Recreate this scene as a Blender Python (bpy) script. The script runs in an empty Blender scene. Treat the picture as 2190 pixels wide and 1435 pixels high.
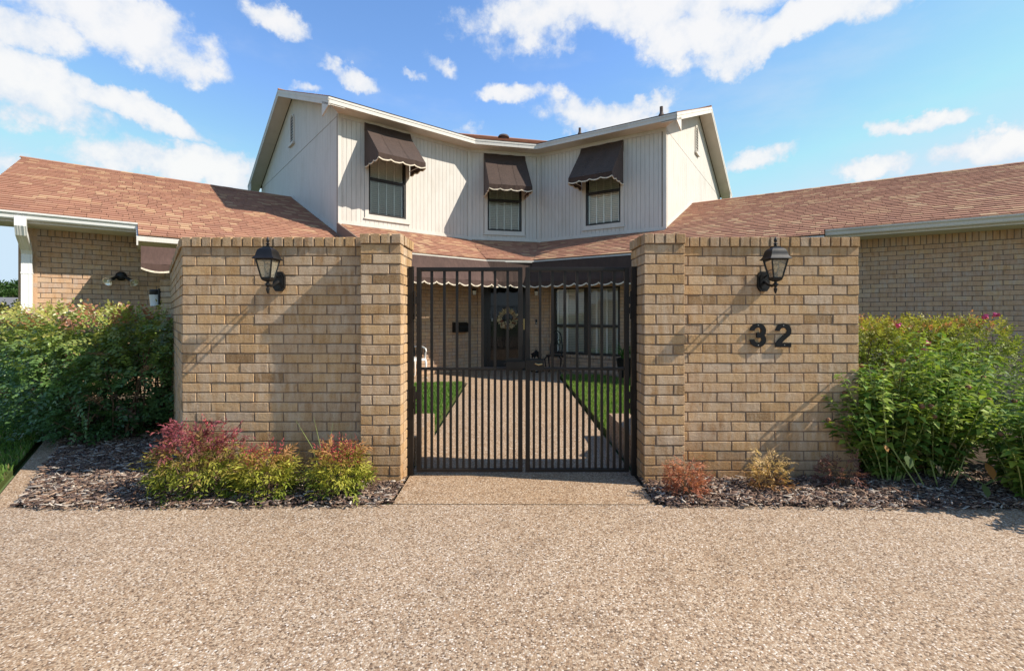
import bpy, math, random
import numpy as np
from mathutils import Vector, Matrix

S = bpy.context.scene
C = S.collection
rng = np.random.default_rng(7)
random.seed(7)

# ------------------------------------------------------------------ camera
cd = bpy.data.cameras.new("camera")
cam = bpy.data.objects.new("camera", cd)
C.objects.link(cam)
S.camera = cam
CAMZ = 1.31
cam.location = (0, 0, CAMZ)
cam.rotation_euler = (math.pi / 2, 0, 0)
cd.sensor_width = 36.0
cd.lens = 36.0 * 1000 / 2190
cd.shift_y = -41.5 / 2190
cd.clip_start = 0.05
cd.clip_end = 4000

# ------------------------------------------------------------------ light
SUN = Vector((1.0, -0.165, 0.93)).normalized()
sd = bpy.data.lights.new("sun", "SUN")
sd.energy = 5.0
sd.angle = math.radians(0.5)
sd.color = (1.0, 0.92, 0.80)
so = bpy.data.objects.new("sun", sd)
C.objects.link(so)
so.rotation_euler = SUN.to_track_quat("Z", "Y").to_euler()
so.location = (20, -3, 20)

S.view_settings.view_transform = "Standard"
S.view_settings.look = "None"
S.view_settings.gamma = 1.0
S.view_settings.use_curve_mapping = False
S.view_settings.exposure = 0.61

world = bpy.data.worlds.new("World")
S.world = world
world.use_nodes = True


class NT:
    """small node-tree helper"""

    def __init__(self, nt):
        self.nt = nt

    def n(self, t, **kw):
        nd = self.nt.nodes.new(t)
        for k, v in kw.items():
            setattr(nd, k, v)
        return nd

    def put(self, sock, v):
        if isinstance(v, bpy.types.NodeSocket):
            self.nt.links.new(v, sock)
        elif v is not None:
            if isinstance(v, (tuple, list)) and len(v) == 3 and sock.type == "RGBA":
                v = (*v, 1.0)
            sock.default_value = v

    def math(self, op, a, b=None, c=None, clamp=False):
        nd = self.n("ShaderNodeMath", operation=op, use_clamp=clamp)
        for i, v in enumerate((a, b, c)):
            self.put(nd.inputs[i], v)
        return nd.outputs[0]

    def vmath(self, op, a, b=None):
        nd = self.n("ShaderNodeVectorMath", operation=op)
        self.put(nd.inputs[0], a)
        if b is not None:
            if op == "SCALE":
                self.put(nd.inputs[3], b)
            else:
                self.put(nd.inputs[1], b)
        return nd.outputs["Value"] if op in ("DOT_PRODUCT", "LENGTH") else nd.outputs[0]

    def mix(self, fac, a, b, blend="MIX"):
        nd = self.n("ShaderNodeMix", data_type="RGBA", blend_type=blend)
        self.put(nd.inputs[0], fac)
        self.put(nd.inputs[6], a)
        self.put(nd.inputs[7], b)
        return nd.outputs[2]

    def noise(self, vec, scale, detail=3, rough=0.55, dist=0.0):
        nd = self.n("ShaderNodeTexNoise")
        self.put(nd.inputs["Vector"], vec)
        nd.inputs["Scale"].default_value = scale
        nd.inputs["Detail"].default_value = detail
        nd.inputs["Roughness"].default_value = rough
        nd.inputs["Distortion"].default_value = dist
        return nd

    def ramp(self, fac, stops, interp="LINEAR"):
        nd = self.n("ShaderNodeValToRGB")
        r = nd.color_ramp
        r.interpolation = interp
        while len(r.elements) < len(stops):
            r.elements.new(0.5)
        for e, (p, c) in zip(r.elements, stops):
            e.position = p
            e.color = (*c, 1) if len(c) == 3 else c
        self.put(nd.inputs[0], fac)
        return nd.outputs[0]

    def maprange(self, v, a, b, c=0.0, d=1.0, smooth=False):
        nd = self.n("ShaderNodeMapRange")
        if smooth:
            nd.interpolation_type = "SMOOTHSTEP"
        self.put(nd.inputs[0], v)
        for i, x in enumerate((a, b, c, d)):
            nd.inputs[i + 1].default_value = x
        return nd.outputs[0]


def build_world():
    W = NT(world.node_tree)
    nt = world.node_tree
    nt.nodes.clear()
    out = W.n("ShaderNodeOutputWorld")
    bg = W.n("ShaderNodeBackground")
    nt.links.new(bg.outputs[0], out.inputs[0])
    sky = W.n("ShaderNodeTexSky", sky_type="NISHITA", sun_disc=False)
    el = math.asin(SUN.z)
    sky.sun_elevation = el
    sky.sun_rotation = math.atan2(SUN.x, SUN.y)
    sky.altitude = 200
    sky.air_density = 1.0
    sky.dust_density = 0.15
    sky.ozone_density = 1.2
    hs = W.n("ShaderNodeHueSaturation")
    hs.inputs["Saturation"].default_value = 1.17
    hs.inputs["Value"].default_value = 1.28
    hs.inputs["Hue"].default_value = 0.504
    nt.links.new(sky.outputs[0], hs.inputs["Color"])
    tc = W.n("ShaderNodeTexCoord")
    d = W.vmath("NORMALIZE", tc.outputs["Generated"])
    # domain-warped direction for cloud outlines
    nz = W.noise(d, 7.0, 7, 0.62)
    off = W.vmath("SUBTRACT", nz.outputs["Color"], (0.5, 0.5, 0.5))
    dw = W.vmath("ADD", d, W.vmath("SCALE", off, 0.13))
    # individual clouds: (tangent x, tangent z, half width, half height, tilt, weight)
    blobs = [
        (-0.86, 0.63, 0.24, 0.075, -0.10, 1.0), (-1.10, 0.64, 0.14, 0.06, 0.0, 1.0), (-1.06, 0.50, 0.20, 0.10, -0.25, 1.05), (-0.83, 0.455, 0.20, 0.04, -0.26, 1.0),
        (-0.50, 0.635, 0.085, 0.04, 0.1, 0.85), (-0.72, 0.325, 0.20, 0.055, -0.05, 1.0), (-0.97, 0.31, 0.12, 0.03, 0.0, 0.6), (-0.58, 0.30, 0.12, 0.06, -0.1, 0.8),
        (0.18, 0.655, 0.34, 0.06, -0.02, 0.95), (0.40, 0.605, 0.16, 0.075, -0.25, 1.0), (0.60, 0.62, 0.26, 0.06, 0.12, 1.0), (0.45, 0.72, 0.6, 0.08, 0.0, 1.0),
        (0.02, 0.465, 0.10, 0.028, -0.1, 0.7), (0.17, 0.435, 0.15, 0.05, -0.12, 0.9), (0.29, 0.45, 0.06, 0.03, 0.0, 0.6),
        (-0.34, 0.515, 0.065, 0.026, -0.2, 0.8), (-0.21, 0.52, 0.03, 0.014, -0.2, 0.6), (-0.17, 0.545, 0.05, 0.022, -0.3, 0.55),
        (0.865, 0.412, 0.10, 0.028, -0.05, 0.8), (1.03, 0.36, 0.15, 0.045, 0.03, 0.85), (0.78, 0.31, 0.09, 0.032, 0.0, 0.75), (0.52, 0.34, 0.11, 0.026, 0.0, 0.6),
        (-0.12, 0.40, 0.07, 0.02, -0.1, 0.45), (-0.43, 0.49, 0.04, 0.014, 0.0, 0.45), (0.11, 0.58, 0.05, 0.02, -0.3, 0.3),
    ]
    dens = None
    for (tx, tz, rx, rz, tilt, wgt) in blobs:
        c = Vector((tx, 1.0, tz))
        k = 1.0 / c.length
        c.normalize()
        h = Vector((c.y, -c.x, 0)).normalized()
        v = c.cross(h) * -1
        if v.z < 0:
            v = -v
        u2 = h * math.cos(tilt) + v * math.sin(tilt)
        v2 = -h * math.sin(tilt) + v * math.cos(tilt)
        rx, rz = rx * k * 1.0, rz * k * 1.0
        rel = W.vmath("SUBTRACT", dw, tuple(c))
        a = W.vmath("DOT_PRODUCT", rel, tuple(u2 / rx))
        b = W.vmath("DOT_PRODUCT", rel, tuple(v2 / rz))
        r2 = W.math("ADD", W.math("MULTIPLY", a, a), W.math("MULTIPLY", b, b))
        # front side only
        f = W.vmath("DOT_PRODUCT", rel, tuple(c / 0.5))
        r2 = W.math("ADD", r2, W.math("MULTIPLY", f, f))
        den = W.math("MULTIPLY", W.math("SUBTRACT", 1.0, r2), wgt)
        dens = den if dens is None else W.math("MAXIMUM", dens, den)
    # the rest of the sky: fair-weather cloud field
    sep = W.n("ShaderNodeSeparateXYZ")
    nt.links.new(d, sep.inputs[0])
    zz = W.math("ADD", W.math("MAXIMUM", sep.outputs[2], 0.0), 0.12)
    inv = W.math("DIVIDE", 1.0, zz)
    pl = W.vmath("SCALE", d, inv)
    fld = W.noise(W.vmath("MULTIPLY", pl, (1, 1, 0)), 1.1, 6, 0.55).outputs["Fac"]
    behind = W.maprange(sep.outputs[1], -0.05, 0.35, 1.0, 0.0, True)
    fieldd = W.math("MULTIPLY", W.maprange(fld, 0.56, 0.76, -0.3, 0.9), behind)
    dens = W.math("MAXIMUM", dens, W.math("SUBTRACT", fieldd, W.math("MULTIPLY", W.math("SUBTRACT", 1.0, behind), 1.0)))
    fine = W.noise(d, 16.0, 8, 0.62).outputs["Fac"]
    fine = W.math("MULTIPLY", W.math("SUBTRACT", fine, 0.5), 1.9)
    dd = W.math("ADD", dens, fine)
    cov = W.maprange(dd, 0.06, 0.66, 0.0, 1.0, True)
    wisp = W.noise(W.vmath("MULTIPLY", d, (1, 1, 2.6)), 3.2, 6, 0.6).outputs["Fac"]
    wispc = W.maprange(wisp, 0.48, 0.8, 0.0, 0.30, True)
    cov = W.math("MULTIPLY", W.math("MAXIMUM", cov, wispc), 0.93)
    shade = W.maprange(W.math("ADD", dd, W.math("MULTIPLY", fine, 0.6)), 0.1, 1.1, 0.0, 1.0, True)
    ccol = W.mix(shade, (3.5, 3.8, 4.25), (4.6, 4.55, 4.5))
    blue = W.vmath("MINIMUM", hs.outputs[0], (3.0, 3.8, 4.5))
    col = W.mix(cov, blue, ccol)
    nt.links.new(col, bg.inputs[0])
    bg.inputs[1].default_value = 0.14


build_world()

# ------------------------------------------------------------------ materials


def new_mat(name):
    m = bpy.data.materials.new(name)
    m.use_nodes = True
    nt = m.node_tree
    nt.nodes.clear()
    K = NT(nt)
    out = K.n("ShaderNodeOutputMaterial")
    bs = K.n("ShaderNodeBsdfPrincipled")
    nt.links.new(bs.outputs[0], out.inputs[0])
    K.out, K.bs = out, bs
    return m, K


def piece_random(K):
    oi = K.n("ShaderNodeObjectInfo")
    at = K.n("ShaderNodeAttribute", attribute_name="rnd")
    return K.math("FRACT", K.math("ADD", K.math("MULTIPLY", oi.outputs["Random"], 7.31), at.outputs["Fac"]))


def position(K):
    return K.n("ShaderNodeNewGeometry").outputs["Position"]


def bump(K, h, strength, dist=0.01, prev=None):
    b = K.n("ShaderNodeBump")
    b.inputs["Strength"].default_value = strength
    b.inputs["Distance"].default_value = dist
    K.put(b.inputs["Height"], h)
    if prev is not None:
        K.put(b.inputs["Normal"], prev)
    return b.outputs[0]


def plain(name, col, rough=0.6, spec=0.3, metal=0.0, var=0.12, scale=14.0, bstr=0.0, bscale=120.0, coat=0.0):
    m, K = new_mat(name)
    p = position(K)
    n = K.noise(p, scale, 4).outputs["Fac"]
    lo = tuple(c * (1 - var) for c in col)
    hi = tuple(min(1, c * (1 + var)) for c in col)
    K.put(K.bs.inputs["Base Color"], K.ramp(n, [(0.3, lo), (0.7, hi)]))
    K.put(K.bs.inputs["Roughness"], K.maprange(n, 0.3, 0.7, max(0.05, rough - 0.06), min(1, rough + 0.06)))
    K.bs.inputs["Specular IOR Level"].default_value = spec
    K.bs.inputs["Metallic"].default_value = metal
    K.bs.inputs["Coat Weight"].default_value = coat
    if bstr:
        K.put(K.bs.inputs["Normal"], bump(K, K.noise(p, bscale, 3).outputs["Fac"], bstr, 0.004))
    return m


def brick_mat(name, stops, smudge, bstr=0.9, stain=0.0, tint=(1.04, 1.03, 0.96)):
    m, K = new_mat(name)
    p = position(K)
    r = piece_random(K)
    base = K.ramp(r, stops)
    # soft streaks running up and down the face, as dragged clay
    st = K.noise(K.vmath("MULTIPLY", p, (1, 1, 0.16)), 38.0, 3).outputs["Fac"]
    base = K.mix(K.maprange(st, 0.45, 0.7, 0.0, 0.6), base, K.vmath("MULTIPLY", base, (0.74, 0.66, 0.58)))
    st2 = K.noise(K.vmath("ADD", K.vmath("MULTIPLY", p, (1, 1, 0.22)), (3.1, 1.7, 0.4)), 21.0, 4, 0.65).outputs["Fac"]
    base = K.mix(K.maprange(K.math("ADD", st2, K.math("MULTIPLY", r, 0.12)), 0.55, 0.72, 0.0, 0.55), base, smudge)
    base = K.mix(K.maprange(st2, 0.44, 0.30, 0.0, 0.55), base, K.vmath("MULTIPLY", base, (0.80, 0.66, 0.50)))
    big = K.noise(p, 7.0, 4, 0.6).outputs["Fac"]
    big2 = K.math("ADD", big, K.math("MULTIPLY", K.math("SUBTRACT", r, 0.5), 0.22))
    base = K.mix(K.maprange(big2, 0.53, 0.76, 0.0, 0.5), base, smudge)
    warm = K.noise(p, 4.3, 3).outputs["Fac"]
    base = K.mix(K.maprange(warm, 0.5, 0.78, 0.0, 0.4), base, (0.45, 0.27, 0.13))
    vs = K.noise(p, 330.0, 2).outputs["Fac"]
    pit = K.noise(p, 120.0, 3, 0.6).outputs["Fac"]
    base = K.mix(K.maprange(pit, 0.58, 0.70, 0.0, 0.5), base, K.vmath("MULTIPLY", base, (0.45, 0.40, 0.36)))
    base = K.mix(K.maprange(pit, 0.42, 0.30, 0.0, 0.35), base, (0.62, 0.50, 0.36))
    base = K.mix(K.maprange(vs, 0.62, 0.72, 0.0, 0.6), base, (0.09, 0.06, 0.04))
    base = K.mix(K.maprange(vs, 0.36, 0.26, 0.0, 0.4), base, (0.62, 0.53, 0.41))
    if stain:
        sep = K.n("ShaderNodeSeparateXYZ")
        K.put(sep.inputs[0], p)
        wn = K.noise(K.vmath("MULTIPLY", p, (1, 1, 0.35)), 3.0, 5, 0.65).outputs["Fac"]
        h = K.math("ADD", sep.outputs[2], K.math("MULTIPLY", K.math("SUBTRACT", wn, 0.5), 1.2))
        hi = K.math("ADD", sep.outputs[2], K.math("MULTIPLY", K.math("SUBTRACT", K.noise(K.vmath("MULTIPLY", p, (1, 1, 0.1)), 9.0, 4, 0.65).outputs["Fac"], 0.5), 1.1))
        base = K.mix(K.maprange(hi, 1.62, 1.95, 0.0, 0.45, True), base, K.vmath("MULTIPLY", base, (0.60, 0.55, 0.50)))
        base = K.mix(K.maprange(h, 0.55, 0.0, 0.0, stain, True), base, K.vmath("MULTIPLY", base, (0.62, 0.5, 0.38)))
    tone_ = K.n("ShaderNodeBrightContrast")
    K.put(tone_.inputs[0], K.vmath("MULTIPLY", base, tint))
    tone_.inputs[2].default_value = 0.03
    K.put(K.bs.inputs["Base Color"], tone_.outputs[0])
    K.bs.inputs["Roughness"].default_value = 0.9
    K.bs.inputs["Specular IOR Level"].default_value = 0.15
    h = K.math("ADD", K.math("MULTIPLY", K.noise(p, 42.0, 6, 0.75).outputs["Fac"], 1.6), K.math("MULTIPLY", vs, 0.3))
    K.put(K.bs.inputs["Normal"], bump(K, h, bstr, 0.006))
    return m


BUFF = [(0.0, (0.27, 0.18, 0.11)), (0.05, (0.43, 0.285, 0.165)), (0.2, (0.54, 0.365, 0.215)), (0.4, (0.50, 0.345, 0.225)), (0.58, (0.44, 0.315, 0.215)),
        (0.75, (0.56, 0.395, 0.25)), (0.88, (0.41, 0.265, 0.155)), (1.0, (0.47, 0.355, 0.27))]
ROSE = [(0.0, (0.49, 0.325, 0.215)), (0.3, (0.55, 0.37, 0.24)), (0.55, (0.45, 0.305, 0.22)), (0.8, (0.57, 0.39, 0.235)), (1.0, (0.42, 0.28, 0.195))]
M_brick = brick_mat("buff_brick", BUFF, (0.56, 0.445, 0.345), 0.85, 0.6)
M_brick2 = brick_mat("rose_buff_brick", ROSE, (0.47, 0.39, 0.33), 0.3, 0.0, (0.97, 0.96, 0.95))
M_mortar = plain("mortar", (0.225, 0.16, 0.11), 0.95, 0.1, var=0.25, scale=25, bstr=0.5, bscale=180)
M_mortar2 = plain("grey_mortar", (0.19, 0.15, 0.12), 0.95, 0.1, var=0.2, scale=25, bstr=0.3)


def shingle_mat():
    m, K = new_mat("terracotta_shingle")
    p = position(K)
    r = piece_random(K)
    base = K.ramp(r, [(0.0, (0.24, 0.105, 0.068)), (0.15, (0.33, 0.15, 0.095)), (0.3, (0.40, 0.19, 0.12)), (0.45, (0.31, 0.135, 0.09)), (0.6, (0.42, 0.205, 0.125)),
                      (0.7, (0.36, 0.16, 0.105)), (0.78, (0.50, 0.30, 0.165)), (0.88, (0.56, 0.36, 0.21)), (0.93, (0.45, 0.24, 0.14)), (1.0, (0.30, 0.14, 0.10))])
    g = K.noise(p, 420.0, 2).outputs["Fac"]
    base = K.mix(K.maprange(g, 0.4, 0.68, 0.0, 0.4), base, K.vmath("MULTIPLY", base, (0.5, 0.45, 0.45)))
    b = K.noise(p, 2.2, 4).outputs["Fac"]
    base = K.mix(K.maprange(b, 0.45, 0.75, 0.0, 0.35), base, K.vmath("MULTIPLY", base, (0.75, 0.78, 0.85)))
    base = K.mix(0.34, K.vmath("MULTIPLY", base, (1.0, 1.07, 1.10)), (0.355, 0.20, 0.135))
    K.put(K.bs.inputs["Base Color"], base)
    K.bs.inputs["Roughness"].default_value = 0.95
    K.bs.inputs["Specular IOR Level"].default_value = 0.12
    K.put(K.bs.inputs["Normal"], bump(K, g, 0.5, 0.003))
    return m


M_shingle = shingle_mat()
M_deck = plain("dark_roof_deck", (0.07, 0.045, 0.035), 0.95, 0.1)


def siding_mat(name, col):
    m, K = new_mat(name)
    p = position(K)
    gr = K.noise(K.vmath("MULTIPLY", p, (1, 1, 0.05)), 60.0, 4).outputs["Fac"]
    pr = K.math("MULTIPLY", K.math("SUBTRACT", piece_random(K), 0.5), 0.06)
    f = K.math("ADD", gr, pr)
    c = K.ramp(f, [(0.25, tuple(x * 0.9 for x in col)), (0.75, tuple(min(1, x * 1.05) for x in col))])
    dirt = K.noise(K.vmath("MULTIPLY", p, (1, 1, 0.4)), 2.5, 5, 0.65).outputs["Fac"]
    c = K.mix(K.maprange(dirt, 0.5, 0.8, 0.0, 0.5), c, (0.40, 0.36, 0.30))
    K.put(K.bs.inputs["Base Color"], c)
    K.bs.inputs["Roughness"].default_value = 0.6
    K.bs.inputs["Specular IOR Level"].default_value = 0.3
    K.put(K.bs.inputs["Normal"], bump(K, gr, 0.25, 0.002))
    return m


M_siding = siding_mat("cream_painted_siding", (0.595, 0.56, 0.51))
M_trim = siding_mat("cream_painted_trim", (0.62, 0.585, 0.53))
M_groove = plain("siding_groove", (0.33, 0.29, 0.24), 0.9, 0.1)
M_soffit = siding_mat("cream_soffit", (0.63, 0.58, 0.50))
M_white = plain("white_enamel", (0.74, 0.74, 0.72), 0.4, 0.4, var=0.04)
M_black = plain("black_painted_metal", (0.010, 0.0095, 0.0095), 0.42, 0.32, var=0.3, scale=9, bstr=0.08, bscale=90)
M_gate = plain("black_gate_enamel", (0.014, 0.0108, 0.0085), 0.45, 0.28, var=0.35, scale=7, bstr=0.06, bscale=60)
M_blackdoor = plain("black_door_paint", (0.012, 0.012, 0.013), 0.35, 0.4, var=0.2)
M_dark = plain("dark_bronze_frame", (0.025, 0.021, 0.018), 0.45, 0.4, var=0.15)
M_interior = plain("dim_interior", (0.10, 0.085, 0.065), 0.9, 0.1)
M_blind = plain("cream_shutter", (0.80, 0.77, 0.70), 0.55, 0.3, var=0.04)
M_brass = plain("aged_brass", (0.42, 0.30, 0.13), 0.35, 0.5, metal=0.8)
M_pipe = plain("rusty_vent_pipe", (0.085, 0.06, 0.05), 0.7, 0.3, var=0.3, scale=40)
M_bark = plain("brown_stem", (0.14, 0.09, 0.055), 0.9, 0.1, var=0.3, scale=60)
M_cane = plain("green_stem", (0.26, 0.31, 0.10), 0.7, 0.2, var=0.25, scale=40)
M_soil = plain("dark_soil", (0.060, 0.045, 0.034), 1.0, 0.05, var=0.5, scale=30, bstr=0.8, bscale=90)
M_flash = plain("brown_flashing", (0.17, 0.115, 0.085), 0.6, 0.3)
M_digit = plain("black_cast_numeral", (0.008, 0.008, 0.009), 0.5, 0.2)
M_husk = plain("dry_corn_husk", (0.62, 0.51, 0.34), 0.8, 0.2, var=0.3, scale=40)
M_orange = plain("orange_petal", (0.75, 0.20, 0.02), 0.6, 0.2)
M_pink = plain("pink_petal", (0.62, 0.09, 0.22), 0.6, 0.2, var=0.25)
M_maroon = plain("faded_seed_head", (0.20, 0.105, 0.06), 0.9, 0.1, var=0.5, scale=50)
M_reflector = plain("silver_reflector", (0.75, 0.72, 0.64), 0.25, 0.5, metal=0.6)


def fabric_mat(name, col, fold=0.0):
    m, K = new_mat(name)
    p = position(K)
    n = K.noise(p, 6.0, 5, 0.65).outputs["Fac"]
    st = K.noise(K.vmath("MULTIPLY", p, (1, 1, 0.12)), 26.0, 3).outputs["Fac"]
    f = K.math("ADD", K.math("MULTIPLY", n, 0.5), K.math("MULTIPLY", st, 0.5))
    c = K.ramp(f, [(0.3, tuple(x * 0.72 for x in col)), (0.55, col), (0.75, tuple(x * 1.3 for x in col))])
    K.put(K.bs.inputs["Base Color"], c)
    K.bs.inputs["Roughness"].default_value = 0.85
    K.bs.inputs["Specular IOR Level"].default_value = 0.2
    K.bs.inputs["Sheen Weight"].default_value = 0.15
    h = K.math("ADD", st, K.math("MULTIPLY", K.noise(p, 500, 2).outputs["Fac"], 0.15))
    K.put(K.bs.inputs["Normal"], bump(K, h, 0.35, 0.012))
    return m


M_awning = fabric_mat("brown_canvas", (0.058, 0.035, 0.026))
M_awning2 = fabric_mat("weathered_brown_canvas", (0.085, 0.050, 0.040))
M_piping = plain("cream_braid", (0.62, 0.54, 0.42), 0.8, 0.2, var=0.2, scale=30)


def aggregate(name, tint=(1, 1, 1), cell=128.0):
    m, K = new_mat(name)
    p = position(K)
    wob = K.noise(p, 45.0, 2)
    pp = K.vmath("ADD", p, K.vmath("SCALE", K.vmath("SUBTRACT", wob.outputs["Color"], (0.5, 0.5, 0.5)), 0.008))
    v = K.n("ShaderNodeTexVoronoi", feature="F1")
    K.put(v.inputs["Vector"], pp)
    v.inputs["Scale"].default_value = cell
    v.inputs["Randomness"].default_value = 1.0
    sc = K.n("ShaderNodeSeparateColor")
    K.put(sc.inputs[0], v.outputs["Color"])
    r = sc.outputs[0]
    base = K.ramp(r, [(0.0, (0.05, 0.035, 0.028)), (0.14, (0.15, 0.095, 0.06)), (0.24, (0.42, 0.30, 0.20)), (0.45, (0.60, 0.47, 0.33)), (0.6, (0.34, 0.21, 0.12)),
                      (0.72, (0.62, 0.51, 0.38)), (0.88, (0.70, 0.60, 0.47)), (1.0, (1.0, 0.95, 0.87))])
    v2 = K.n("ShaderNodeTexVoronoi", feature="F1")
    K.put(v2.inputs["Vector"], pp)
    v2.inputs["Scale"].default_value = cell * 0.42
    sc2 = K.n("ShaderNodeSeparateColor")
    K.put(sc2.inputs[0], v2.outputs["Color"])
    big = K.ramp(sc2.outputs[1], [(0.0, (0.26, 0.15, 0.085)), (0.35, (0.50, 0.36, 0.24)), (0.7, (0.53, 0.40, 0.28)), (1.0, (0.68, 0.58, 0.46))])
    base = K.mix(0.16, base, big)
    gap = K.maprange(v.outputs["Distance"], 0.36, 0.70, 0.0, 0.55)
    base = K.mix(gap, base, (0.27, 0.19, 0.125))
    lg = K.noise(p, 0.9, 5, 0.6).outputs["Fac"]
    base = K.mix(K.maprange(lg, 0.35, 0.7, 0.0, 0.7), base, K.vmath("MULTIPLY", base, (0.78, 0.785, 0.80)))
    lg2 = K.noise(p, 0.45, 3, 0.5).outputs["Fac"]
    base = K.mix(K.maprange(lg2, 0.45, 0.65, 0.0, 0.45), base, K.vmath("MULTIPLY", base, (1.12, 1.02, 0.86)))
    base = K.vmath("MULTIPLY", K.vmath("MULTIPLY", base, (0.81, 0.775, 0.75)), tint)
    spk = K.noise(p, 260.0, 2, 0.6).outputs["Fac"]
    base = K.mix(K.maprange(spk, 0.60, 0.68, 0.0, 0.75), base, (0.075, 0.055, 0.045))
    # worn paler track and a couple of hairline cracks and oil marks
    st_ = K.noise(K.vmath("ADD", K.vmath("MULTIPLY", p, (1.0, 1.0, 0)), (4.0, 9.0, 0)), 2.6, 6, 0.7).outputs["Fac"]
    base = K.mix(K.maprange(st_, 0.54, 0.76, 0.0, 0.6), base, K.vmath("MULTIPLY", base, (0.55, 0.53, 0.52)))
    vc = K.n("ShaderNodeTexVoronoi", feature="DISTANCE_TO_EDGE")
    K.put(vc.inputs["Vector"], K.vmath("ADD", p, K.vmath("SCALE", K.vmath("SUBTRACT", K.noise(p, 5.0, 5).outputs["Color"], (0.5, 0.5, 0.5)), 0.35)))
    vc.inputs["Scale"].default_value = 0.32
    ck = K.math("MULTIPLY", K.maprange(vc.outputs["Distance"], 0.0012, 0.0004), K.maprange(K.noise(p, 0.8, 2).outputs["Fac"], 0.52, 0.60))
    base = K.mix(K.math("MULTIPLY", ck, 0.8), base, (0.06, 0.05, 0.04))
    K.put(K.bs.inputs["Base Color"], base)
    K.bs.inputs["Roughness"].default_value = 0.8
    K.bs.inputs["Specular IOR Level"].default_value = 0.25
    h = K.math("SUBTRACT", 1.0, v.outputs["Distance"])
    K.put(K.bs.inputs["Normal"], bump(K, h, 0.4, 0.004))
    return m


M_drive = aggregate("exposed_aggregate")
M_path = aggregate("exposed_aggregate_path", (0.98, 0.93, 0.86))


def leaf_mat(name, trans=0.3, gloss=0.22, rough=0.55):
    m, K = new_mat(name)
    at = K.n("ShaderNodeAttribute", attribute_name="Col")
    p = position(K)
    n = K.noise(p, 90.0, 2).outputs["Fac"]
    c = K.mix(K.maprange(n, 0.35, 0.7, 0.0, 0.5), at.outputs["Color"], K.vmath("MULTIPLY", at.outputs["Color"], (0.75, 0.72, 0.7)))
    K.put(K.bs.inputs["Base Color"], c)
    K.bs.inputs["Roughness"].default_value = rough
    K.bs.inputs["Specular IOR Level"].default_value = gloss
    tr = K.n("ShaderNodeBsdfTranslucent")
    K.put(tr.inputs[0], K.vmath("MULTIPLY", c, (1.25, 1.35, 0.8)))
    mx = K.n("ShaderNodeMixShader")
    mx.inputs[0].default_value = trans
    K.nt.links.new(K.bs.outputs[0], mx.inputs[1])
    K.nt.links.new(tr.outputs[0], mx.inputs[2])
    K.nt.links.new(mx.outputs[0], K.out.inputs[0])
    return m


M_leaf = leaf_mat("leaf")
M_leaf2 = leaf_mat("waxy_leaf", 0.28, 0.55, 0.36)
M_grass = leaf_mat("grass_blade", 0.35, 0.25, 0.6)


def chip_mat():
    m, K = new_mat("bark_chip")
    at = K.n("ShaderNodeAttribute", attribute_name="Col")
    p = position(K)
    n = K.noise(p, 160.0, 3).outputs["Fac"]
    K.put(K.bs.inputs["Base Color"], K.mix(K.maprange(n, 0.35, 0.65), K.vmath("MULTIPLY", at.outputs["Color"], (0.6, 0.58, 0.56)), at.outputs["Color"]))
    K.bs.inputs["Roughness"].default_value = 0.9
    K.bs.inputs["Specular IOR Level"].default_value = 0.15
    return m


M_chip = chip_mat()


def glass_mat(name, tint=(1, 1, 1), refl=1.0, rough=0.0, ior=1.5, milk=0.0):
    m, K = new_mat(name)
    K.nt.nodes.remove(K.bs)
    tb = K.n("ShaderNodeBsdfTransparent")
    tb.inputs[0].default_value = (*tint, 1)
    gl = K.n("ShaderNodeBsdfGlossy")
    gl.inputs["Roughness"].default_value = rough
    fr = K.n("ShaderNodeFresnel")
    fr.inputs[0].default_value = ior
    p = position(K)
    nb = bump(K, K.noise(p, 2.0, 2).outputs["Fac"], 0.04, 0.02)
    K.put(gl.inputs["Normal"], nb)
    f = K.math("MULTIPLY", fr.outputs[0], refl, clamp=True)
    mx = K.n("ShaderNodeMixShader")
    K.put(mx.inputs[0], f)
    thru = tb.outputs[0]
    if milk:      # seeded, slightly clouded lantern glass
        tl = K.n("ShaderNodeBsdfTranslucent")
        tl.inputs[0].default_value = (0.85, 0.81, 0.64, 1)
        df = K.n("ShaderNodeBsdfDiffuse")
        df.inputs[0].default_value = (0.75, 0.73, 0.60, 1)
        m2 = K.n("ShaderNodeMixShader")
        m2.inputs[0].default_value = 0.5
        K.nt.links.new(tl.outputs[0], m2.inputs[1])
        K.nt.links.new(df.outputs[0], m2.inputs[2])
        m1 = K.n("ShaderNodeMixShader")
        K.put(m1.inputs[0], K.maprange(K.noise(p, 60.0, 3).outputs["Fac"], 0.3, 0.7, milk * 0.6, milk * 1.4))
        K.nt.links.new(tb.outputs[0], m1.inputs[1])
        K.nt.links.new(m2.outputs[0], m1.inputs[2])
        thru = m1.outputs[0]
    K.nt.links.new(thru, mx.inputs[1])
    K.nt.links.new(gl.outputs[0], mx.inputs[2])
    K.nt.links.new(mx.outputs[0], K.out.inputs[0])
    return m


M_glass = glass_mat("window_glass", (0.93, 0.95, 0.94), 1.4)
M_doorglass = glass_mat("storm_door_glass", (0.6, 0.6, 0.6), 0.8)
M_lampglass = glass_mat("lantern_glass", (0.97, 0.95, 0.86), 1.2, milk=0.38)
M_bulb = glass_mat("bulb_glass", (0.98, 0.97, 0.93), 1.2)
m, K = new_mat("frosted_lamp_glass")
K.bs.inputs["Base Color"].default_value = (0.78, 0.78, 0.76, 1)
K.bs.inputs["Roughness"].default_value = 0.35
K.bs.inputs["Subsurface Weight"].default_value = 0.2
K.bs.inputs["Subsurface Radius"].default_value = (0.02, 0.02, 0.02)
M_frost = m

# ------------------------------------------------------------------ mesh helpers


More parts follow.
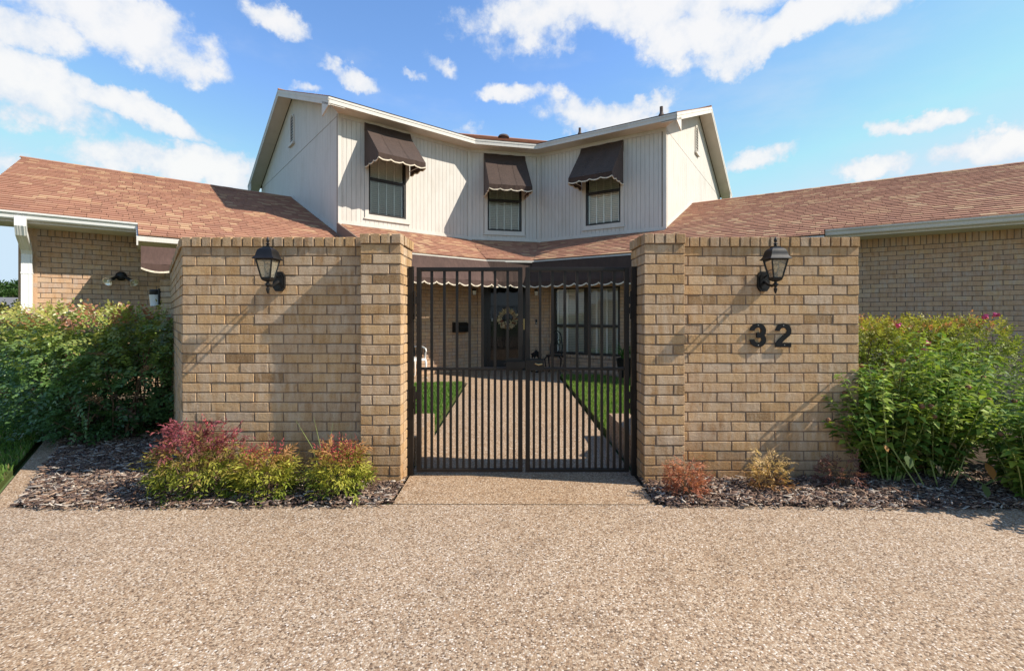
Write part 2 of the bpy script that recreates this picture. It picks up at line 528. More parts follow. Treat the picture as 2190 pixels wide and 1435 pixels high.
class MB:
    """collects shapes; build() links them as ONE mesh object"""

    def __init__(self):
        self.v, self.f, self.r = [], [], []

    def add(self, verts, faces, rnd=0.0):
        o = len(self.v)
        self.v.extend(tuple(p) for p in verts)
        self.f.extend(tuple(i + o for i in q) for q in faces)
        self.r.extend([rnd] * len(verts))
        return self

    def box(self, lo, hi, frame=None, rnd=0.0):
        x0, y0, z0 = lo
        x1, y1, z1 = hi
        vs = [(x0, y0, z0), (x1, y0, z0), (x1, y1, z0), (x0, y1, z0), (x0, y0, z1), (x1, y0, z1), (x1, y1, z1), (x0, y1, z1)]
        if frame is not None:
            vs = [frame @ Vector(p) for p in vs]
        return self.add(vs, [(3, 2, 1, 0), (4, 5, 6, 7), (0, 1, 5, 4), (1, 2, 6, 5), (2, 3, 7, 6), (3, 0, 4, 7)], rnd)

    def tube(self, pts, r, seg=8, caps=True):
        pts = [Vector(p) for p in pts]
        n = len(pts)
        rs = r if isinstance(r, (list, tuple)) else [r] * n
        vs, fs = [], []
        prev = None
        for i, p in enumerate(pts):
            d = (pts[min(i + 1, n - 1)] - pts[max(i - 1, 0)])
            if d.length < 1e-9:
                d = Vector((0, 0, 1))
            d.normalize()
            if prev is None:
                a = d.orthogonal().normalized()
            else:
                a = (prev - d * prev.dot(d))
                a = a.normalized() if a.length > 1e-6 else d.orthogonal().normalized()
            prev = a
            b = d.cross(a)
            for k in range(seg):
                t = 2 * math.pi * k / seg
                vs.append(p + (a * math.cos(t) + b * math.sin(t)) * rs[i])
        for i in range(n - 1):
            for k in range(seg):
                k2 = (k + 1) % seg
                fs.append((i * seg + k, i * seg + k2, (i + 1) * seg + k2, (i + 1) * seg + k))
        if caps:
            fs.append(tuple(reversed(range(seg))))
            fs.append(tuple(range((n - 1) * seg, n * seg)))
        return self.add(vs, fs)

    def lathe(self, prof, c, seg=16, rot=0.0, axis=None):
        """prof: (radius, z) pairs; seg 4 gives a square section"""
        vs, fs = [], []
        for (r, z) in prof:
            for k in range(seg):
                t = rot + 2 * math.pi * k / seg
                vs.append(Vector((r * math.cos(t), r * math.sin(t), z)))
        for i in range(len(prof) - 1):
            for k in range(seg):
                k2 = (k + 1) % seg
                fs.append((i * seg + k, i * seg + k2, (i + 1) * seg + k2, (i + 1) * seg + k))
        fs.append(tuple(reversed(range(seg))))
        fs.append(tuple(range((len(prof) - 1) * seg, len(prof) * seg)))
        if axis is not None:
            vs = [axis @ v for v in vs]
        vs = [v + Vector(c) for v in vs]
        return self.add(vs, fs)

    def prism(self, poly, ext):
        """polygon of 3D points extruded by a vector"""
        ext = Vector(ext)
        a = [Vector(p) for p in poly]
        n = len(a)
        vs = a + [p + ext for p in a]
        fs = [tuple(reversed(range(n))), tuple(range(n, 2 * n))] + [(i, (i + 1) % n, n + (i + 1) % n, n + i) for i in range(n)]
        return self.add(vs, fs)

    def sheet(self, poly):
        return self.add(poly, [tuple(range(len(poly)))])

    def build(self, name, mat=None, parent=None, smooth=False, kind=None, fix=True):
        me = bpy.data.meshes.new(name)
        me.from_pydata([tuple(p) for p in self.v], [], self.f)
        if any(self.r):
            at = me.attributes.new("rnd", "FLOAT", "POINT")
            at.data.foreach_set("value", np.array(self.r, dtype=np.float32))
        if fix:
            import bmesh
            bm = bmesh.new()
            bm.from_mesh(me)
            bmesh.ops.recalc_face_normals(bm, faces=bm.faces)
            bm.to_mesh(me)
            bm.free()
        return link(name, me, mat, parent, smooth, kind)


def link(name, me, mat=None, parent=None, smooth=False, kind=None):
    if mat is not None and len(me.materials) == 0:
        me.materials.append(mat)
    if smooth:
        me.polygons.foreach_set("use_smooth", [True] * len(me.polygons))
    o = bpy.data.objects.new(name, me)
    C.objects.link(o)
    if parent is not None:
        o.parent = parent
    if kind:
        o["kind"] = kind
    return o


def smooth_angle(o, deg=35):
    o.data.polygons.foreach_set("use_smooth", [True] * len(o.data.polygons))
    me = o.data
    import bmesh
    bm = bmesh.new()
    bm.from_mesh(me)
    for e in bm.edges:
        if len(e.link_faces) == 2 and e.calc_face_angle(0) > math.radians(deg):
            e.smooth = False
    bm.to_mesh(me)
    bm.free()
    return o


def tag(o, label=None, cat=None, group=None, kind=None):
    if label:
        o["label"] = label
    if cat:
        o["category"] = cat
    if group:
        o["group"] = group
    if kind:
        o["kind"] = kind
    return o


def thing(name, label, cat, loc=(0, 0, 0), rz=0.0, group=None):
    o = bpy.data.objects.new(name, None)
    C.objects.link(o)
    o.location = loc
    o.rotation_euler = (0, 0, rz)
    o.empty_display_size = 0.1
    return tag(o, label, cat, group)


def structure(name, mb, mat):
    return tag(mb.build(name, mat), kind="structure")


def numesh(name, V, F, cols, mat, parent=None, kind=None):
    """V (n,3), F (m,k) numpy; cols (n,3) per-vertex colour"""
    V = np.asarray(V, dtype=np.float32)
    F = np.asarray(F, dtype=np.int32)
    me = bpy.data.meshes.new(name)
    me.vertices.add(len(V))
    me.vertices.foreach_set("co", V.ravel())
    k = F.shape[1]
    me.loops.add(F.size)
    me.loops.foreach_set("vertex_index", F.ravel())
    me.polygons.add(len(F))
    me.polygons.foreach_set("loop_start", np.arange(0, F.size, k, dtype=np.int32))
    try:
        me.polygons.foreach_set("loop_total", np.full(len(F), k, dtype=np.int32))
    except Exception:
        pass
    at = me.color_attributes.new("Col", "FLOAT_COLOR", "POINT")
    c4 = np.ones((len(V), 4), dtype=np.float32)
    c4[:, :3] = cols
    at.data.foreach_set("color", c4.ravel())
    me.update(calc_edges=True)
    me.validate()
    return link(name, me, mat, parent, False, kind)


def unit(a):
    return a / np.maximum(np.linalg.norm(a, axis=-1, keepdims=True), 1e-9)


LEAF_LANCE = (np.array([(0, 0, 0), (-0.5, 0.42, 0.10), (0, 0.45, 0), (0.5, 0.42, 0.10), (0, 1, -0.12)], dtype=float),
              np.array([(0, 2, 1), (0, 3, 2), (1, 2, 4), (2, 3, 4)]))
LEAF_OVAL = (np.array([(0, 0, 0), (-0.45, 0.3, 0.06), (-0.42, 0.7, 0.05), (0, 0.5, 0), (0.45, 0.3, 0.06), (0.42, 0.7, 0.05), (0, 1, -0.08)], dtype=float),
             np.array([(0, 3, 1), (1, 3, 2), (2, 3, 6), (0, 4, 3), (4, 5, 3), (5, 6, 3)]))


def leaves(tmpl, pos, axis, up, length, width, cols):
    """instance a leaf template: axis = along the leaf, up = approximate normal"""
    tv, tf = tmpl
    n = len(pos)
    a = unit(axis)
    s = unit(np.cross(a, up))
    u = np.cross(s, a)
    L = np.asarray(length).reshape(-1, 1, 1) * np.ones((n, 1, 1))
    Wd = np.asarray(width).reshape(-1, 1, 1) * np.ones((n, 1, 1))
    V = pos[:, None, :] + tv[None, :, 0:1] * Wd * s[:, None, :] + tv[None, :, 1:2] * L * a[:, None, :] + tv[None, :, 2:3] * L * u[:, None, :]
    k = len(tv)
    F = tf[None] + (np.arange(n) * k)[:, None, None]
    cc = np.repeat(cols[:, None, :], k, axis=1)
    return V.reshape(-1, 3), F.reshape(-1, 3), cc.reshape(-1, 3)


def merge(parts):
    Vs, Fs, Cs, o = [], [], [], 0
    for V, F, c in parts:
        Vs.append(V)
        Fs.append(F + o)
        Cs.append(c)
        o += len(V)
    return np.concatenate(Vs), np.concatenate(Fs), np.concatenate(Cs)


def sprays(pos, axis, up, K, stem, llen, lwid, tmpl, colfn, phi=0.9, term=True, jit=0.25, droop=0.0):
    """a frond at every pos: K leaflets in pairs along a rachis of length stem"""
    n = len(pos)
    a = unit(axis)
    s = unit(np.cross(a, up))
    u = np.cross(s, a)
    parts = []
    stem = np.asarray(stem).reshape(-1, 1) * np.ones((n, 1))
    for k in range(K):
        pr, side = k // 2, (1 if k % 2 else -1)
        np_ = (K + 1) // 2
        t = (pr + 0.5) / np_
        if term and k == K - 1:
            t, ang = 1.0, 0.0
        else:
            ang = phi * (1 - 0.35 * t) * side
        ax = a * math.cos(ang) + s * math.sin(ang) + rng.normal(0, jit, (n, 3))
        ax[:, 2] -= droop * t
        base = pos + a * stem * t
        base[:, 2] -= droop * 0.35 * stem[:, 0] * t * t
        sz = (0.75 + 0.5 * rng.random(n)) * (1.0 - 0.3 * abs(t - 0.5))
        nn = u + rng.normal(0, jit, (n, 3))
        parts.append(leaves(tmpl, base, ax, nn, llen * sz, lwid * sz, colfn(base, t, n)))
    return merge(parts)


# ------------------------------------------------------------------ house plan
def V2(x, y):
    return Vector((x, y, 0))


dL = V2(0.775, 0.632).normalized()
nL = V2(dL.y, -dL.x)
dR = V2(0.842, -0.540).normalized()
nR = V2(dR.y, -dR.x)
P1 = V2(-3.71, 10.0)
P2 = P1 + dL * 3.36
P3 = V2(0.725, 12.55)
P4 = P3 + dR * 3.34
dC = (P3 - P2).normalized()
nC = V2(dC.y, -dC.x)
Z = lambda h: CAMZ + h
UP = Vector((0, 0, 1))
GL = P1 - nL * 3.85          # under the ridge of the left wing, at the gable wall
GR = P4 - nR * 2.87
RZL, RZR, SL = Z(3.29), Z(3.16), 0.405


def at_z(p, z):
    return Vector((p.x, p.y, z))


def frame(o, d, z=0.0):
    """local frame: x along d, y into the wall, z up"""
    y = V2(-d.y, d.x)
    return Matrix(((d.x, y.x, 0, o.x), (d.y, y.y, 0, o.y), (0, 0, 1, z), (0, 0, 0, 1)))


def isect(p, d, q, e):
    den = d.x * e.y - d.y * e.x
    t = ((q.x - p.x) * e.y - (q.y - p.y) * e.x) / den
    return p + d * t


def offs(v, ends=0.0):
    a, b, c = P1 + nL * v, P2 + nC * v, P3 + nR * v
    k1 = isect(a, dL, b, dC)
    k2 = isect(b, dC, c, dR)
    return [P1 + nL * v - dL * ends, k1, k2, P4 + nR * v + dR * ends]


def project(p):
    if p.y < 0.2:
        return (-9999, -9999)
    return (1095 + p.x / p.y * 1000, 676 - (p.z - CAMZ) / p.y * 1000)


def in_view(p):
    x, y = project(p)
    if not (-10 < x < 2200 and -10 < y < 1445):
        return False
    if p.y > 4.3 and 505 < y < 1040 and (380 < x < 880 or 1355 < x < 1838):
        return False
    return True


# ------------------------------------------------------------------ bricks
_bm = {}


def brick_shape(l, h, d, var, soft=1.0):
    """one worn brick: front face at y=0, centred on x and z"""
    r = random.Random(int(l * 1000) * 7 + int(h * 1000) * 13 + var * 101)
    j = lambda s: r.uniform(-s, s)
    x, zz = l / 2, h / 2
    per = [(-x, -zz), (-x * 0.33, -zz), (x * 0.35, -zz), (x, -zz), (x, zz), (x * 0.3, zz), (-x * 0.38, zz), (-x, zz)]
    if l < 0.12:
        per = [(-x, -zz), (0, -zz), (x, -zz), (x, zz), (0, zz), (-x, zz)]
    o = [(a + j(0.0016), b + j(0.0014)) for a, b in per]
    n = len(o)
    e = 0.003 * soft
    vs = [(a, 0.0025 + j(0.001), b) for a, b in o]
    vs += [(a - math.copysign(e, a) * (1 if abs(a) > 0.01 else 0) + j(0.0008), j(0.0006), b - math.copysign(e, b)) for a, b in o]
    vs += [(a, d, b) for a, b in per]
    fs = [tuple(range(n, 2 * n))]
    for i in range(n):
        k = (i + 1) % n
        fs.append((i, k, n + k, n + i))
        fs.append((2 * n + i, 2 * n + k, k, i))
    return vs, fs


def brick_mesh(l, h, d, var, mat):
    key = (round(l, 3), round(h, 3), round(d, 3), var, mat.name)
    if key not in _bm:
        vs, fs = brick_shape(l, h, d, var)
        me = bpy.data.meshes.new("brick")
        me.from_pydata(vs, [], fs)
        me.materials.append(mat)
        _bm[key] = me
    return _bm[key]


class Masonry:
    def __init__(self, mat):
        self.mat = mat
        self.b = []          # (matrix, l, h, d, var, parent, name)

    def put(self, o, d, x, z, l, h, dep, parent, name="brick", proud=0.0022, tilt=0.004):
        """x = centre along d from o; z = centre height"""
        F = frame(o, d)
        Mx = F @ Matrix.Translation((x, random.uniform(-proud, proud), z)) @ Matrix.Rotation(random.uniform(-tilt, tilt), 4, "Z") @ Matrix.Rotation(random.uniform(-tilt, tilt) * 0.5, 4, "Y")
        self.b.append((Mx, l, h, dep, random.randrange(4), parent, name))

    def run(self, o, d, length, z0, rows, parent, mod=0.232, rowh=0.078, jt=0.0095, dep=0.09, start=0.0, shift=0.5, skip=None, xs=0.0, phase=0):
        """running bond from x=xs to xs+length"""
        for r in range(rows):
            zc = z0 + r * rowh + rowh / 2
            off = start + (shift * mod if (r + phase) % 2 else 0.0)
            x = -((off) % mod)
            while x < length - 0.02:
                a, b = max(0.0, x), min(length, x + mod)
                if x + mod > length - 0.03 and x + mod < length:
                    b = length
                l = (b - a) - jt
                if l > 0.025:
                    xc = xs + (a + b) / 2
                    if not (skip and skip(xc, zc, l)):
                        self.put(o, d, xc, zc, round(l, 2) if l < mod - jt - 0.004 else mod - jt, rowh - jt, dep, parent)
                x += mod

    def finish(self, limit=300):
        scored = []
        for i, (Mx, l, h, dep, var, par, nm) in enumerate(self.b):
            c = Mx @ Vector((0, 0, 0))
            nrm = (Mx.to_3x3() @ Vector((0, -1, 0)))
            vdir = (Vector((0, 0, CAMZ)) - c)
            facing = nrm.dot(vdir.normalized())
            s = facing * l * h / max(vdir.length_squared, 0.1) if in_view(c) else -1
            scored.append((s, i))
        scored.sort(reverse=True)
        pick = {i for s, i in scored[:limit] if s > 0}
        rest = {}
        for i, (Mx, l, h, dep, var, par, nm) in enumerate(self.b):
            if i in pick:
                o = bpy.data.objects.new(nm, brick_mesh(l, h, dep, var, self.mat(par) if callable(self.mat) else self.mat))
                C.objects.link(o)
                o.parent = par
                o.matrix_local = par.matrix_world.inverted() @ Mx if par.matrix_world != Matrix.Identity(4) else Mx
            else:
                rest.setdefault(par, []).append((Mx, l, h, dep, var))
        for par, lst in rest.items():
            mb = MB()
            for Mx, l, h, dep, var in lst:
                vs, fs = brick_shape(l, h, dep, var)
                mb.add([Mx @ Vector(p) for p in vs], fs, random.random())
            mb.build("brickwork", self.mat(par) if callable(self.mat) else self.mat, par, kind="stuff", fix=False)


# ------------------------------------------------------------------ ground
g = MB()
g.sheet([(-300, -300, -0.06), (300, -300, -0.06), (300, 600, -0.06), (-300, 600, -0.06)])
m, K = new_mat("far_turf")
p = position(K)
K.put(K.bs.inputs["Base Color"], K.ramp(K.noise(p, 3.0, 6, 0.7).outputs["Fac"], [(0.3, (0.05, 0.085, 0.02)), (0.7, (0.11, 0.15, 0.045))]))
K.bs.inputs["Roughness"].default_value = 1.0
structure("ground", g, m)

aS = V2(-0.615, 0.788)      # the way the left edging and the flared wall run
# driveway slab, with the narrow edging that runs back on the left
g = MB()
g.prism([(-9, -7, -0.055), (9, -7, -0.055), (9, 3.10, -0.055), (4.2, 3.17, -0.055), (1.0, 3.245, -0.055), (-0.83, 3.255, -0.055), (-3.37, 3.20, -0.055), (-3.66, 3.20, -0.055), (-9, 3.305, -0.055)], (0, 0, 0.055))
structure("driveway", g, M_drive)
e0, e1 = V2(-3.585, 3.205), V2(-3.40, 3.205)
g = MB()
g.prism([(*p, -0.055) for p in [(e0.x, e0.y), (e1.x, e1.y), ((e1 + aS * 4.5).x, (e1 + aS * 4.5).y), ((e0 + aS * 4.6).x, (e0 + aS * 4.6).y)]], (0, 0, 0.052))
structure("concrete_edging", g, M_path)
g = MB()
g.prism([(-0.835, 3.270, -0.05), (1.003, 3.260, -0.05), (1.003, 9.6, -0.05), (-0.87, 9.2, -0.05)], (0, 0, 0.049))
structure("path", g, M_path)
g = MB()
g.prism([(-0.87, 9.208, -0.05), (1.003, 9.608, -0.05), (1.003, 10.2, -0.05), (5.5, 10.2, -0.05), (5.5, 14, -0.05), (-6, 14, -0.05), (-6, 8.6, -0.05), (-2.6, 9.0, -0.05)], (0, 0, 0.048))
structure("porch_slab", g, M_path)
# soil of the two planting beds (slightly mounded)
def bed(name, poly, hmax, inset=0.25):
    g = MB()
    c = Vector((sum(p[0] for p in poly) / len(poly), sum(p[1] for p in poly) / len(poly), 0))
    n = len(poly)
    vs = [(p[0], p[1], 0.002) for p in poly] + [(p[0] + (c.x - p[0]) * inset, p[1] + (c.y - p[1]) * inset, hmax) for p in poly] + [(c.x, c.y, hmax)]
    fs = [(i, (i + 1) % n, n + (i + 1) % n, n + i) for i in range(n)] + [(n + i, n + (i + 1) % n, 2 * n) for i in range(n)]
    g.add(vs, fs)
    return structure(name, g, M_soil)


bed_l = [(-0.842, 3.262), (-0.85, 3.9), (-2.60, 3.95), (-4.45, 6.35), (-5.9, 7.5), (-7.2, 7.2), (-5.18, 5.5), (-4.17, 4.2), (-3.40, 3.205)]
bed_r = [(1.006, 3.248), (4.2, 3.172), (6.5, 3.14), (7.5, 5.5), (5.4, 6.5), (2.85, 4.2), (2.75, 3.95), (1.012, 3.9)]
bed("planting_bed", bed_l, 0.012)
bed("planting_bed", bed_r, 0.012)

# ------------------------------------------------------------------ courtyard walls
WALLTOP, CAPH, ROWH = 1.868, 0.073, 0.078
YP, YW = 3.62, 3.745


def courtyard_wall(label, x_in, x_out, side, ret_dir, ret_len):
    """side -1: left wall, +1: right wall. pillar next to the gate, a straight wall, a flared return"""
    root = thing("brick_wall", label, "wall", (0, 0, 0))
    mas = Masonry(M_brick)
    xp0, xp1 = (x_in - 0.311, x_in) if side < 0 else (x_in, x_in + 0.311)
    xw0, xw1 = (x_out, xp0) if side < 0 else (xp1, x_out)
    # mortar cores
    pm = MB().box((xp0 + 0.006, YP + 0.006, -0.05), (xp1 - 0.006, YP + 0.403, WALLTOP)).build("pillar", M_mortar, root)
    wm = MB().box((xw0 + (0.008 if side < 0 else -0.01), YW + 0.005, -0.05), (xw1 - (0.008 if side > 0 else -0.01), YW + 0.195, WALLTOP - 0.001)).build("mortar", M_mortar, root)
    d = V2(1, 0)
    # pillar front: long brick and half brick, swapping sides
    for r in range(24):
        zc = -0.004 + r * ROWH + ROWH / 2
        j, w = 0.012, xp1 - xp0
        a = 0.083
        segs = [(0, a), (a + j, w)] if r % 2 == 0 else [(0, w - a - j), (w - a, w)]
        for s0, s1 in segs:
            mas.put(V2(xp0, YP), d, (s0 + s1) / 2, zc, round(s1 - s0, 3), 0.067, 0.09, pm)
        # gate-side face of the pillar
        cuts = [(0.101, 0.245), (0.256, 0.41)] if r % 2 else [(0.101, 0.17), (0.181, 0.40)]
        for s0, s1 in cuts:
            if side < 0:
                mas.put(V2(xp1, YP), V2(0, 1), (s0 + s1) / 2, zc, round(s1 - s0, 3), 0.067, 0.09, pm)
            else:
                mas.put(V2(xp0, YP), V2(0, -1), -(s0 + s1) / 2, zc, round(s1 - s0, 3), 0.067, 0.09, pm)
        # the narrow cheek where the pillar stands proud of the wall
    # pillar cap: bricks on edge, four across and five deep
    capz = WALLTOP + CAPH / 2 + 0.004
    pw = 0.0815
    x0 = (xp0 + xp1) / 2 - 2 * pw
    for k in range(4):
        mas.put(V2(x0, YP - 0.013), d, (k + 0.5) * pw, capz, 0.070, CAPH, 0.2, pm, "coping_brick", 0.002, 0.012)
    for k in range(4):
        yy = 0.088 + (k + 0.5) * pw
        if side < 0:
            mas.put(V2(xp1 + 0.013, YP), V2(0, 1), yy, capz, 0.070, CAPH, 0.15, pm, "coping_brick", 0.002, 0.012)
        else:
            mas.put(V2(xp0 - 0.013, YP), V2(0, -1), -yy, capz, 0.070, CAPH, 0.15, pm, "coping_brick", 0.002, 0.012)
    MB().box((xp0 + 0.0, YP + 0.002, WALLTOP), (xp1 - 0.0, YP + 0.40, WALLTOP + CAPH - 0.008)).build("cap_mortar", M_mortar, pm)
    # straight wall
    L = xw1 - xw0
    mas.run(V2(xw0, YW), d, L, -0.004, 24, wm, start=(0.0 if side < 0 else 0.16), phase=(1 if side < 0 else 0))
    n = int(round(L / 0.0815))
    pw2 = L / n
    for k in range(n):
        mas.put(V2(xw0, YW - 0.013), d, (k + 0.5) * pw2, WALLTOP + CAPH / 2 - 0.002, pw2 - 0.0115, CAPH, 0.225, wm, "coping_brick", 0.003, 0.012)
    MB().box((xw0 + 0.006, YW - 0.003, WALLTOP), (xw1, YW + 0.2, WALLTOP + CAPH - 0.012)).build("cap_mortar", M_mortar, wm)
    # back face of wall, seen only from inside the court and in the panes
    mas.run(V2(xw1, YW + 0.203), V2(-1, 0), L, -0.004, 24, wm, dep=0.06)
    # flared return
    if side < 0:
        o = V2(xw0, YW)
        far = o + ret_dir * ret_len
        rd = -ret_dir
        nin = V2(-rd.y, rd.x)
        F = frame(far, rd)
        rm = MB().box((0, 0.008, -0.05), (ret_len - 0.06, 0.19, WALLTOP - 0.002), F).build("return_wall", M_mortar, root)
        mas.run(far, rd, ret_len - 0.012, -0.004, 24, rm, dep=0.08)
        nn = int(round((ret_len) / 0.0815))
        for k in range(nn):
            mas.put(far - nin * 0.013, rd, (k + 0.5) * ret_len / nn, WALLTOP + CAPH / 2 - 0.002, 0.0705, CAPH, 0.22, rm, "coping_brick", 0.003, 0.012)
        MB().box((0.01, -0.003, WALLTOP), (ret_len - 0.03, 0.195, WALLTOP + CAPH - 0.012), F).build("cap_mortar", M_mortar, rm)
        # end stop behind the far end of the return
        fo = far + V2(-0.16, 0.03)
        em = MB().box((0.006, 0.007, -0.05), (0.30, 0.28, WALLTOP - 0.075), frame(fo, V2(1, 0))).build("end_pier", M_mortar, root)
        for r in range(23):
            mas.put(fo, V2(1, 0), 0.075, -0.004 + (r + 0.5) * ROWH, 0.15, 0.067, 0.2, em)
    else:
        o = V2(xw1 - 0.02, YW + 0.02)
        far = o + ret_dir * ret_len
        rm = MB().box((0.03, 0.008, -0.05), (ret_len, 0.19, WALLTOP - 0.002), frame(o, ret_dir)).build("return_wall", M_mortar, root)
        mas.run(o + V2(-ret_dir.y, ret_dir.x) * 0.0, ret_dir, ret_len, -0.004, 24, rm, dep=0.08)
        MB().box((0.2, -0.008, WALLTOP), (ret_len, 0.2, WALLTOP + CAPH), frame(o, ret_dir)).build("cap_mortar", M_brick, rm)
    mas.finish(300)
    return root


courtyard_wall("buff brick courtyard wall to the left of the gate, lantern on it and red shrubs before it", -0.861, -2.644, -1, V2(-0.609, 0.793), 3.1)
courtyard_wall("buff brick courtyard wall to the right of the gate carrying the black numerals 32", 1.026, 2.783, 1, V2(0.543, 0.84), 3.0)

# low concrete ledges behind the pillars
for x0, x1, lab in ((-1.9, -0.842, "low aggregate ledge behind the left gate pillar beside the path"), (1.055, 2.2, "low aggregate ledge behind the right gate pillar beside the path")):
    b = MB().prism([(x0, 4.08, -0.04), (x1, 4.08, -0.04), (x1, 5.08, -0.04), (x0, 5.08, -0.04)], (0, 0, 0.293)).build("concrete_ledge", M_path)
    tag(b, lab, "ledge", "low ledges behind the gate pillars")

# ------------------------------------------------------------------ the house
house = thing("house", "two storey brick and cream siding house with terracotta shingle roofs behind the gate", "house")
mas = Masonry(lambda par: M_brick2)

# --- brick wings and porch walls
UWL, UWR = 4.0, 3.68
WT = 2.72


def wing_wall(o, d, length, top, name="brick_wall", soldier=True):
    F = frame(o, d)
    w = MB().box((0.0, 0.007, -0.05), (length, 0.2, top), F).build(name, M_mortar2, house)
    h = top - (0.205 if soldier else 0.0)
    rows = int(h / 0.078)
    mas.run(o, d, length, h - rows * 0.078, rows, w, mod=0.232, rowh=0.078, dep=0.07)
    if soldier:
        n = int(length / 0.078)
        for k in range(n):
            mas.put(o, d, (k + 0.5) * 0.078, top - 0.1, 0.067, 0.194, 0.07, w, "soldier_brick")
    return w


# left wing front wall from its outer corner back towards the house
cl = GL + nL * UWL - dL * 4.73
wing_l = wing_wall(cl, dL, 4.9, WT)
MB().box((0.0, 0.0, -0.05), (6.5, 0.2, WT), frame(cl + V2(-dL.y, dL.x) * 0.0 - nL * 6.5, nL)).build("end_wall", M_brick2, house)
cr = GR + nR * UWR + dR * 0.2
wing_r = wing_wall(cr, dR, 6.4, 2.69)
# porch walls
C1, C2 = V2(-0.83, 11.35), V2(0.91, 11.40)
PT = 2.52
porch = MB()
LW = 4.2
porch.box((0, 0.007, -0.05), (LW + 0.12, 0.2, PT), frame(C1 - dL * LW, dL))
dP = (C2 - C1).normalized()
wP = (C2 - C1).length
DX0, DX1 = 0.135, 1.255     # door opening along the centre wall
porch.box((-0.1, 0.0075, -0.05), (DX0 + 0.0, 0.2, PT - 0.001), frame(C1, dP))
porch.box((DX1, 0.0075, -0.05), (wP + 0.1, 0.2, PT - 0.001), frame(C1, dP))
WX0, WX1, WZ0, WZ1 = 0.10, 1.78, 0.40, 2.0   # picture window along the right wall
FR = frame(C2, dR)
porch.box((-0.1, 0.007, -0.05), (WX0, 0.2, PT), FR)
porch.box((WX0, 0.0072, -0.05), (WX1, 0.2, WZ0 - 0.07), FR)
porch.box((WX1, 0.007, -0.05), (4.2, 0.2, PT), FR)
porch.box((WX0, 0.0072, WZ1), (WX1, 0.2, PT), FR)
porch = porch.build("porch_wall", M_mortar2, house)
mas.run(C1 - dL * LW, dL, LW, 0.0, 31, porch, mod=0.232, rowh=0.079, dep=0.06)
mas.run(C1, dP, DX0, 0.0, 31, porch, mod=0.232, rowh=0.079, dep=0.06)
mas.run(C1, dP, wP - DX1, 0.0, 31, porch, mod=0.232, rowh=0.079, dep=0.06, xs=DX1)
win_skip = lambda x, z, l: WX0 - 0.02 < x < WX1 + 0.02 and WZ0 - 0.08 < z < WZ1
mas.run(C2, dR, WX0, 0.0, 31, porch, rowh=0.079, dep=0.06)
mas.run(C2, dR, WX1 - WX0, 0.0, 31, porch, rowh=0.079, dep=0.06, xs=WX0, skip=win_skip)
mas.run(C2, dR, 2.4, 0.0, 31, porch, rowh=0.079, dep=0.06, xs=WX1)
for k in range(21):
    mas.put(C2 + nR * 0.02, dR, WX0 + (k + 0.5) * 0.08, WZ0 - 0.035, 0.07, 0.066, 0.12, porch, "sill_brick")
mas.finish(300)
# closing walls behind (dim rooms)
br = MB().box((-0.05, 0.9, 0), (1.95, 0.95, 2.49), FR)
br.box((-0.05, 0.205, 0), (0.0, 0.9, 2.49), FR)
br.box((1.9, 0.205, 0), (1.95, 0.9, 2.49), FR)
br.box((0.0, 0.205, 2.44), (1.9, 0.9, 2.49), FR)
br.box((0.0, 0.205, 0.0), (1.9, 0.9, 0.05), FR)
br.build("back_room", M_interior, house)

# --- roofs covered with individual shingles
SHG = []      # (matrix-less description) collected first, then the largest become objects


def clip(poly, a, b, c):
    """keep a*x+b*y<=c"""
    out = []
    n = len(poly)
    for i in range(n):
        p, q = poly[i], poly[(i + 1) % n]
        dp, dq = a * p[0] + b * p[1] - c, a * q[0] + b * q[1] - c
        if dp <= 0:
            out.append(p)
        if (dp < 0 < dq) or (dq < 0 < dp):
            t = dp / (dp - dq)
            out.append((p[0] + (q[0] - p[0]) * t, p[1] + (q[1] - p[1]) * t))
    return out


EXPO = 0.143


def shingle_field(O, T, Sx, polys, parent, seed=1, edge=0.02):
    """O origin 3D, T unit along the eave, Sx unit down the slope; convex polygons in (t, s)"""
    N = T.cross(Sx)
    if N.z < 0:
        N = -N
    rr = random.Random(seed)
    rows = {}
    for poly in polys:
        area = sum(poly[i][0] * poly[(i + 1) % len(poly)][1] - poly[(i + 1) % len(poly)][0] * poly[i][1] for i in range(len(poly)))
        pl = poly if area > 0 else poly[::-1]
        smin, smax = min(p[1] for p in pl), max(p[1] for p in pl)
        tmin, tmax = min(p[0] for p in pl), max(p[0] for p in pl)
        k0, k1 = int(math.floor(smin / EXPO)) - 1, int(math.ceil(smax / EXPO)) + 1
        for k in range(k0, k1):
            if k not in rows:
                r2 = random.Random(seed * 1000 + k)
                t, cuts = -14.0 - r2.random() * 0.3, []
                while t < 14:
                    w = r2.choice((0.13, 0.16, 0.20, 0.25))
                    cuts.append((t, w, r2.random(), r2.uniform(0, 1)))
                    t += w
                rows[k] = cuts
            s_lo = (k + 1) * EXPO        # lower (butt) edge
            s_hi = k * EXPO - 0.012
            for (t, w, rnd, th) in rows[k]:
                if t + w < tmin or t > tmax:
                    continue
                jl = 0.012 * th
                s_lo = (k + 1) * EXPO - jl
                rect = [(t + 0.003, s_hi), (t + w - 0.003, s_hi), (t + w - 0.003, s_lo), (t + 0.003, s_lo)]
                q = rect
                for i in range(len(pl)):
                    a, b = pl[i], pl[(i + 1) % len(pl)]
                    ex, ey = b[0] - a[0], b[1] - a[1]
                    # inside is to the left of the edge: cross >= 0
                    q = clip(q, ey, -ex, ey * a[0] - ex * a[1])
                    if len(q) < 3:
                        break
                if len(q) < 3:
                    continue
                full = len(q) == 4 and all(abs(x - y) < 1e-6 for u, v in zip(sorted(q), sorted(rect)) for x, y in zip(u, v))
                SHG.append((O, T, Sx, N, q, s_hi, s_lo, rnd, th, full, t, w, parent))


_sm = {}


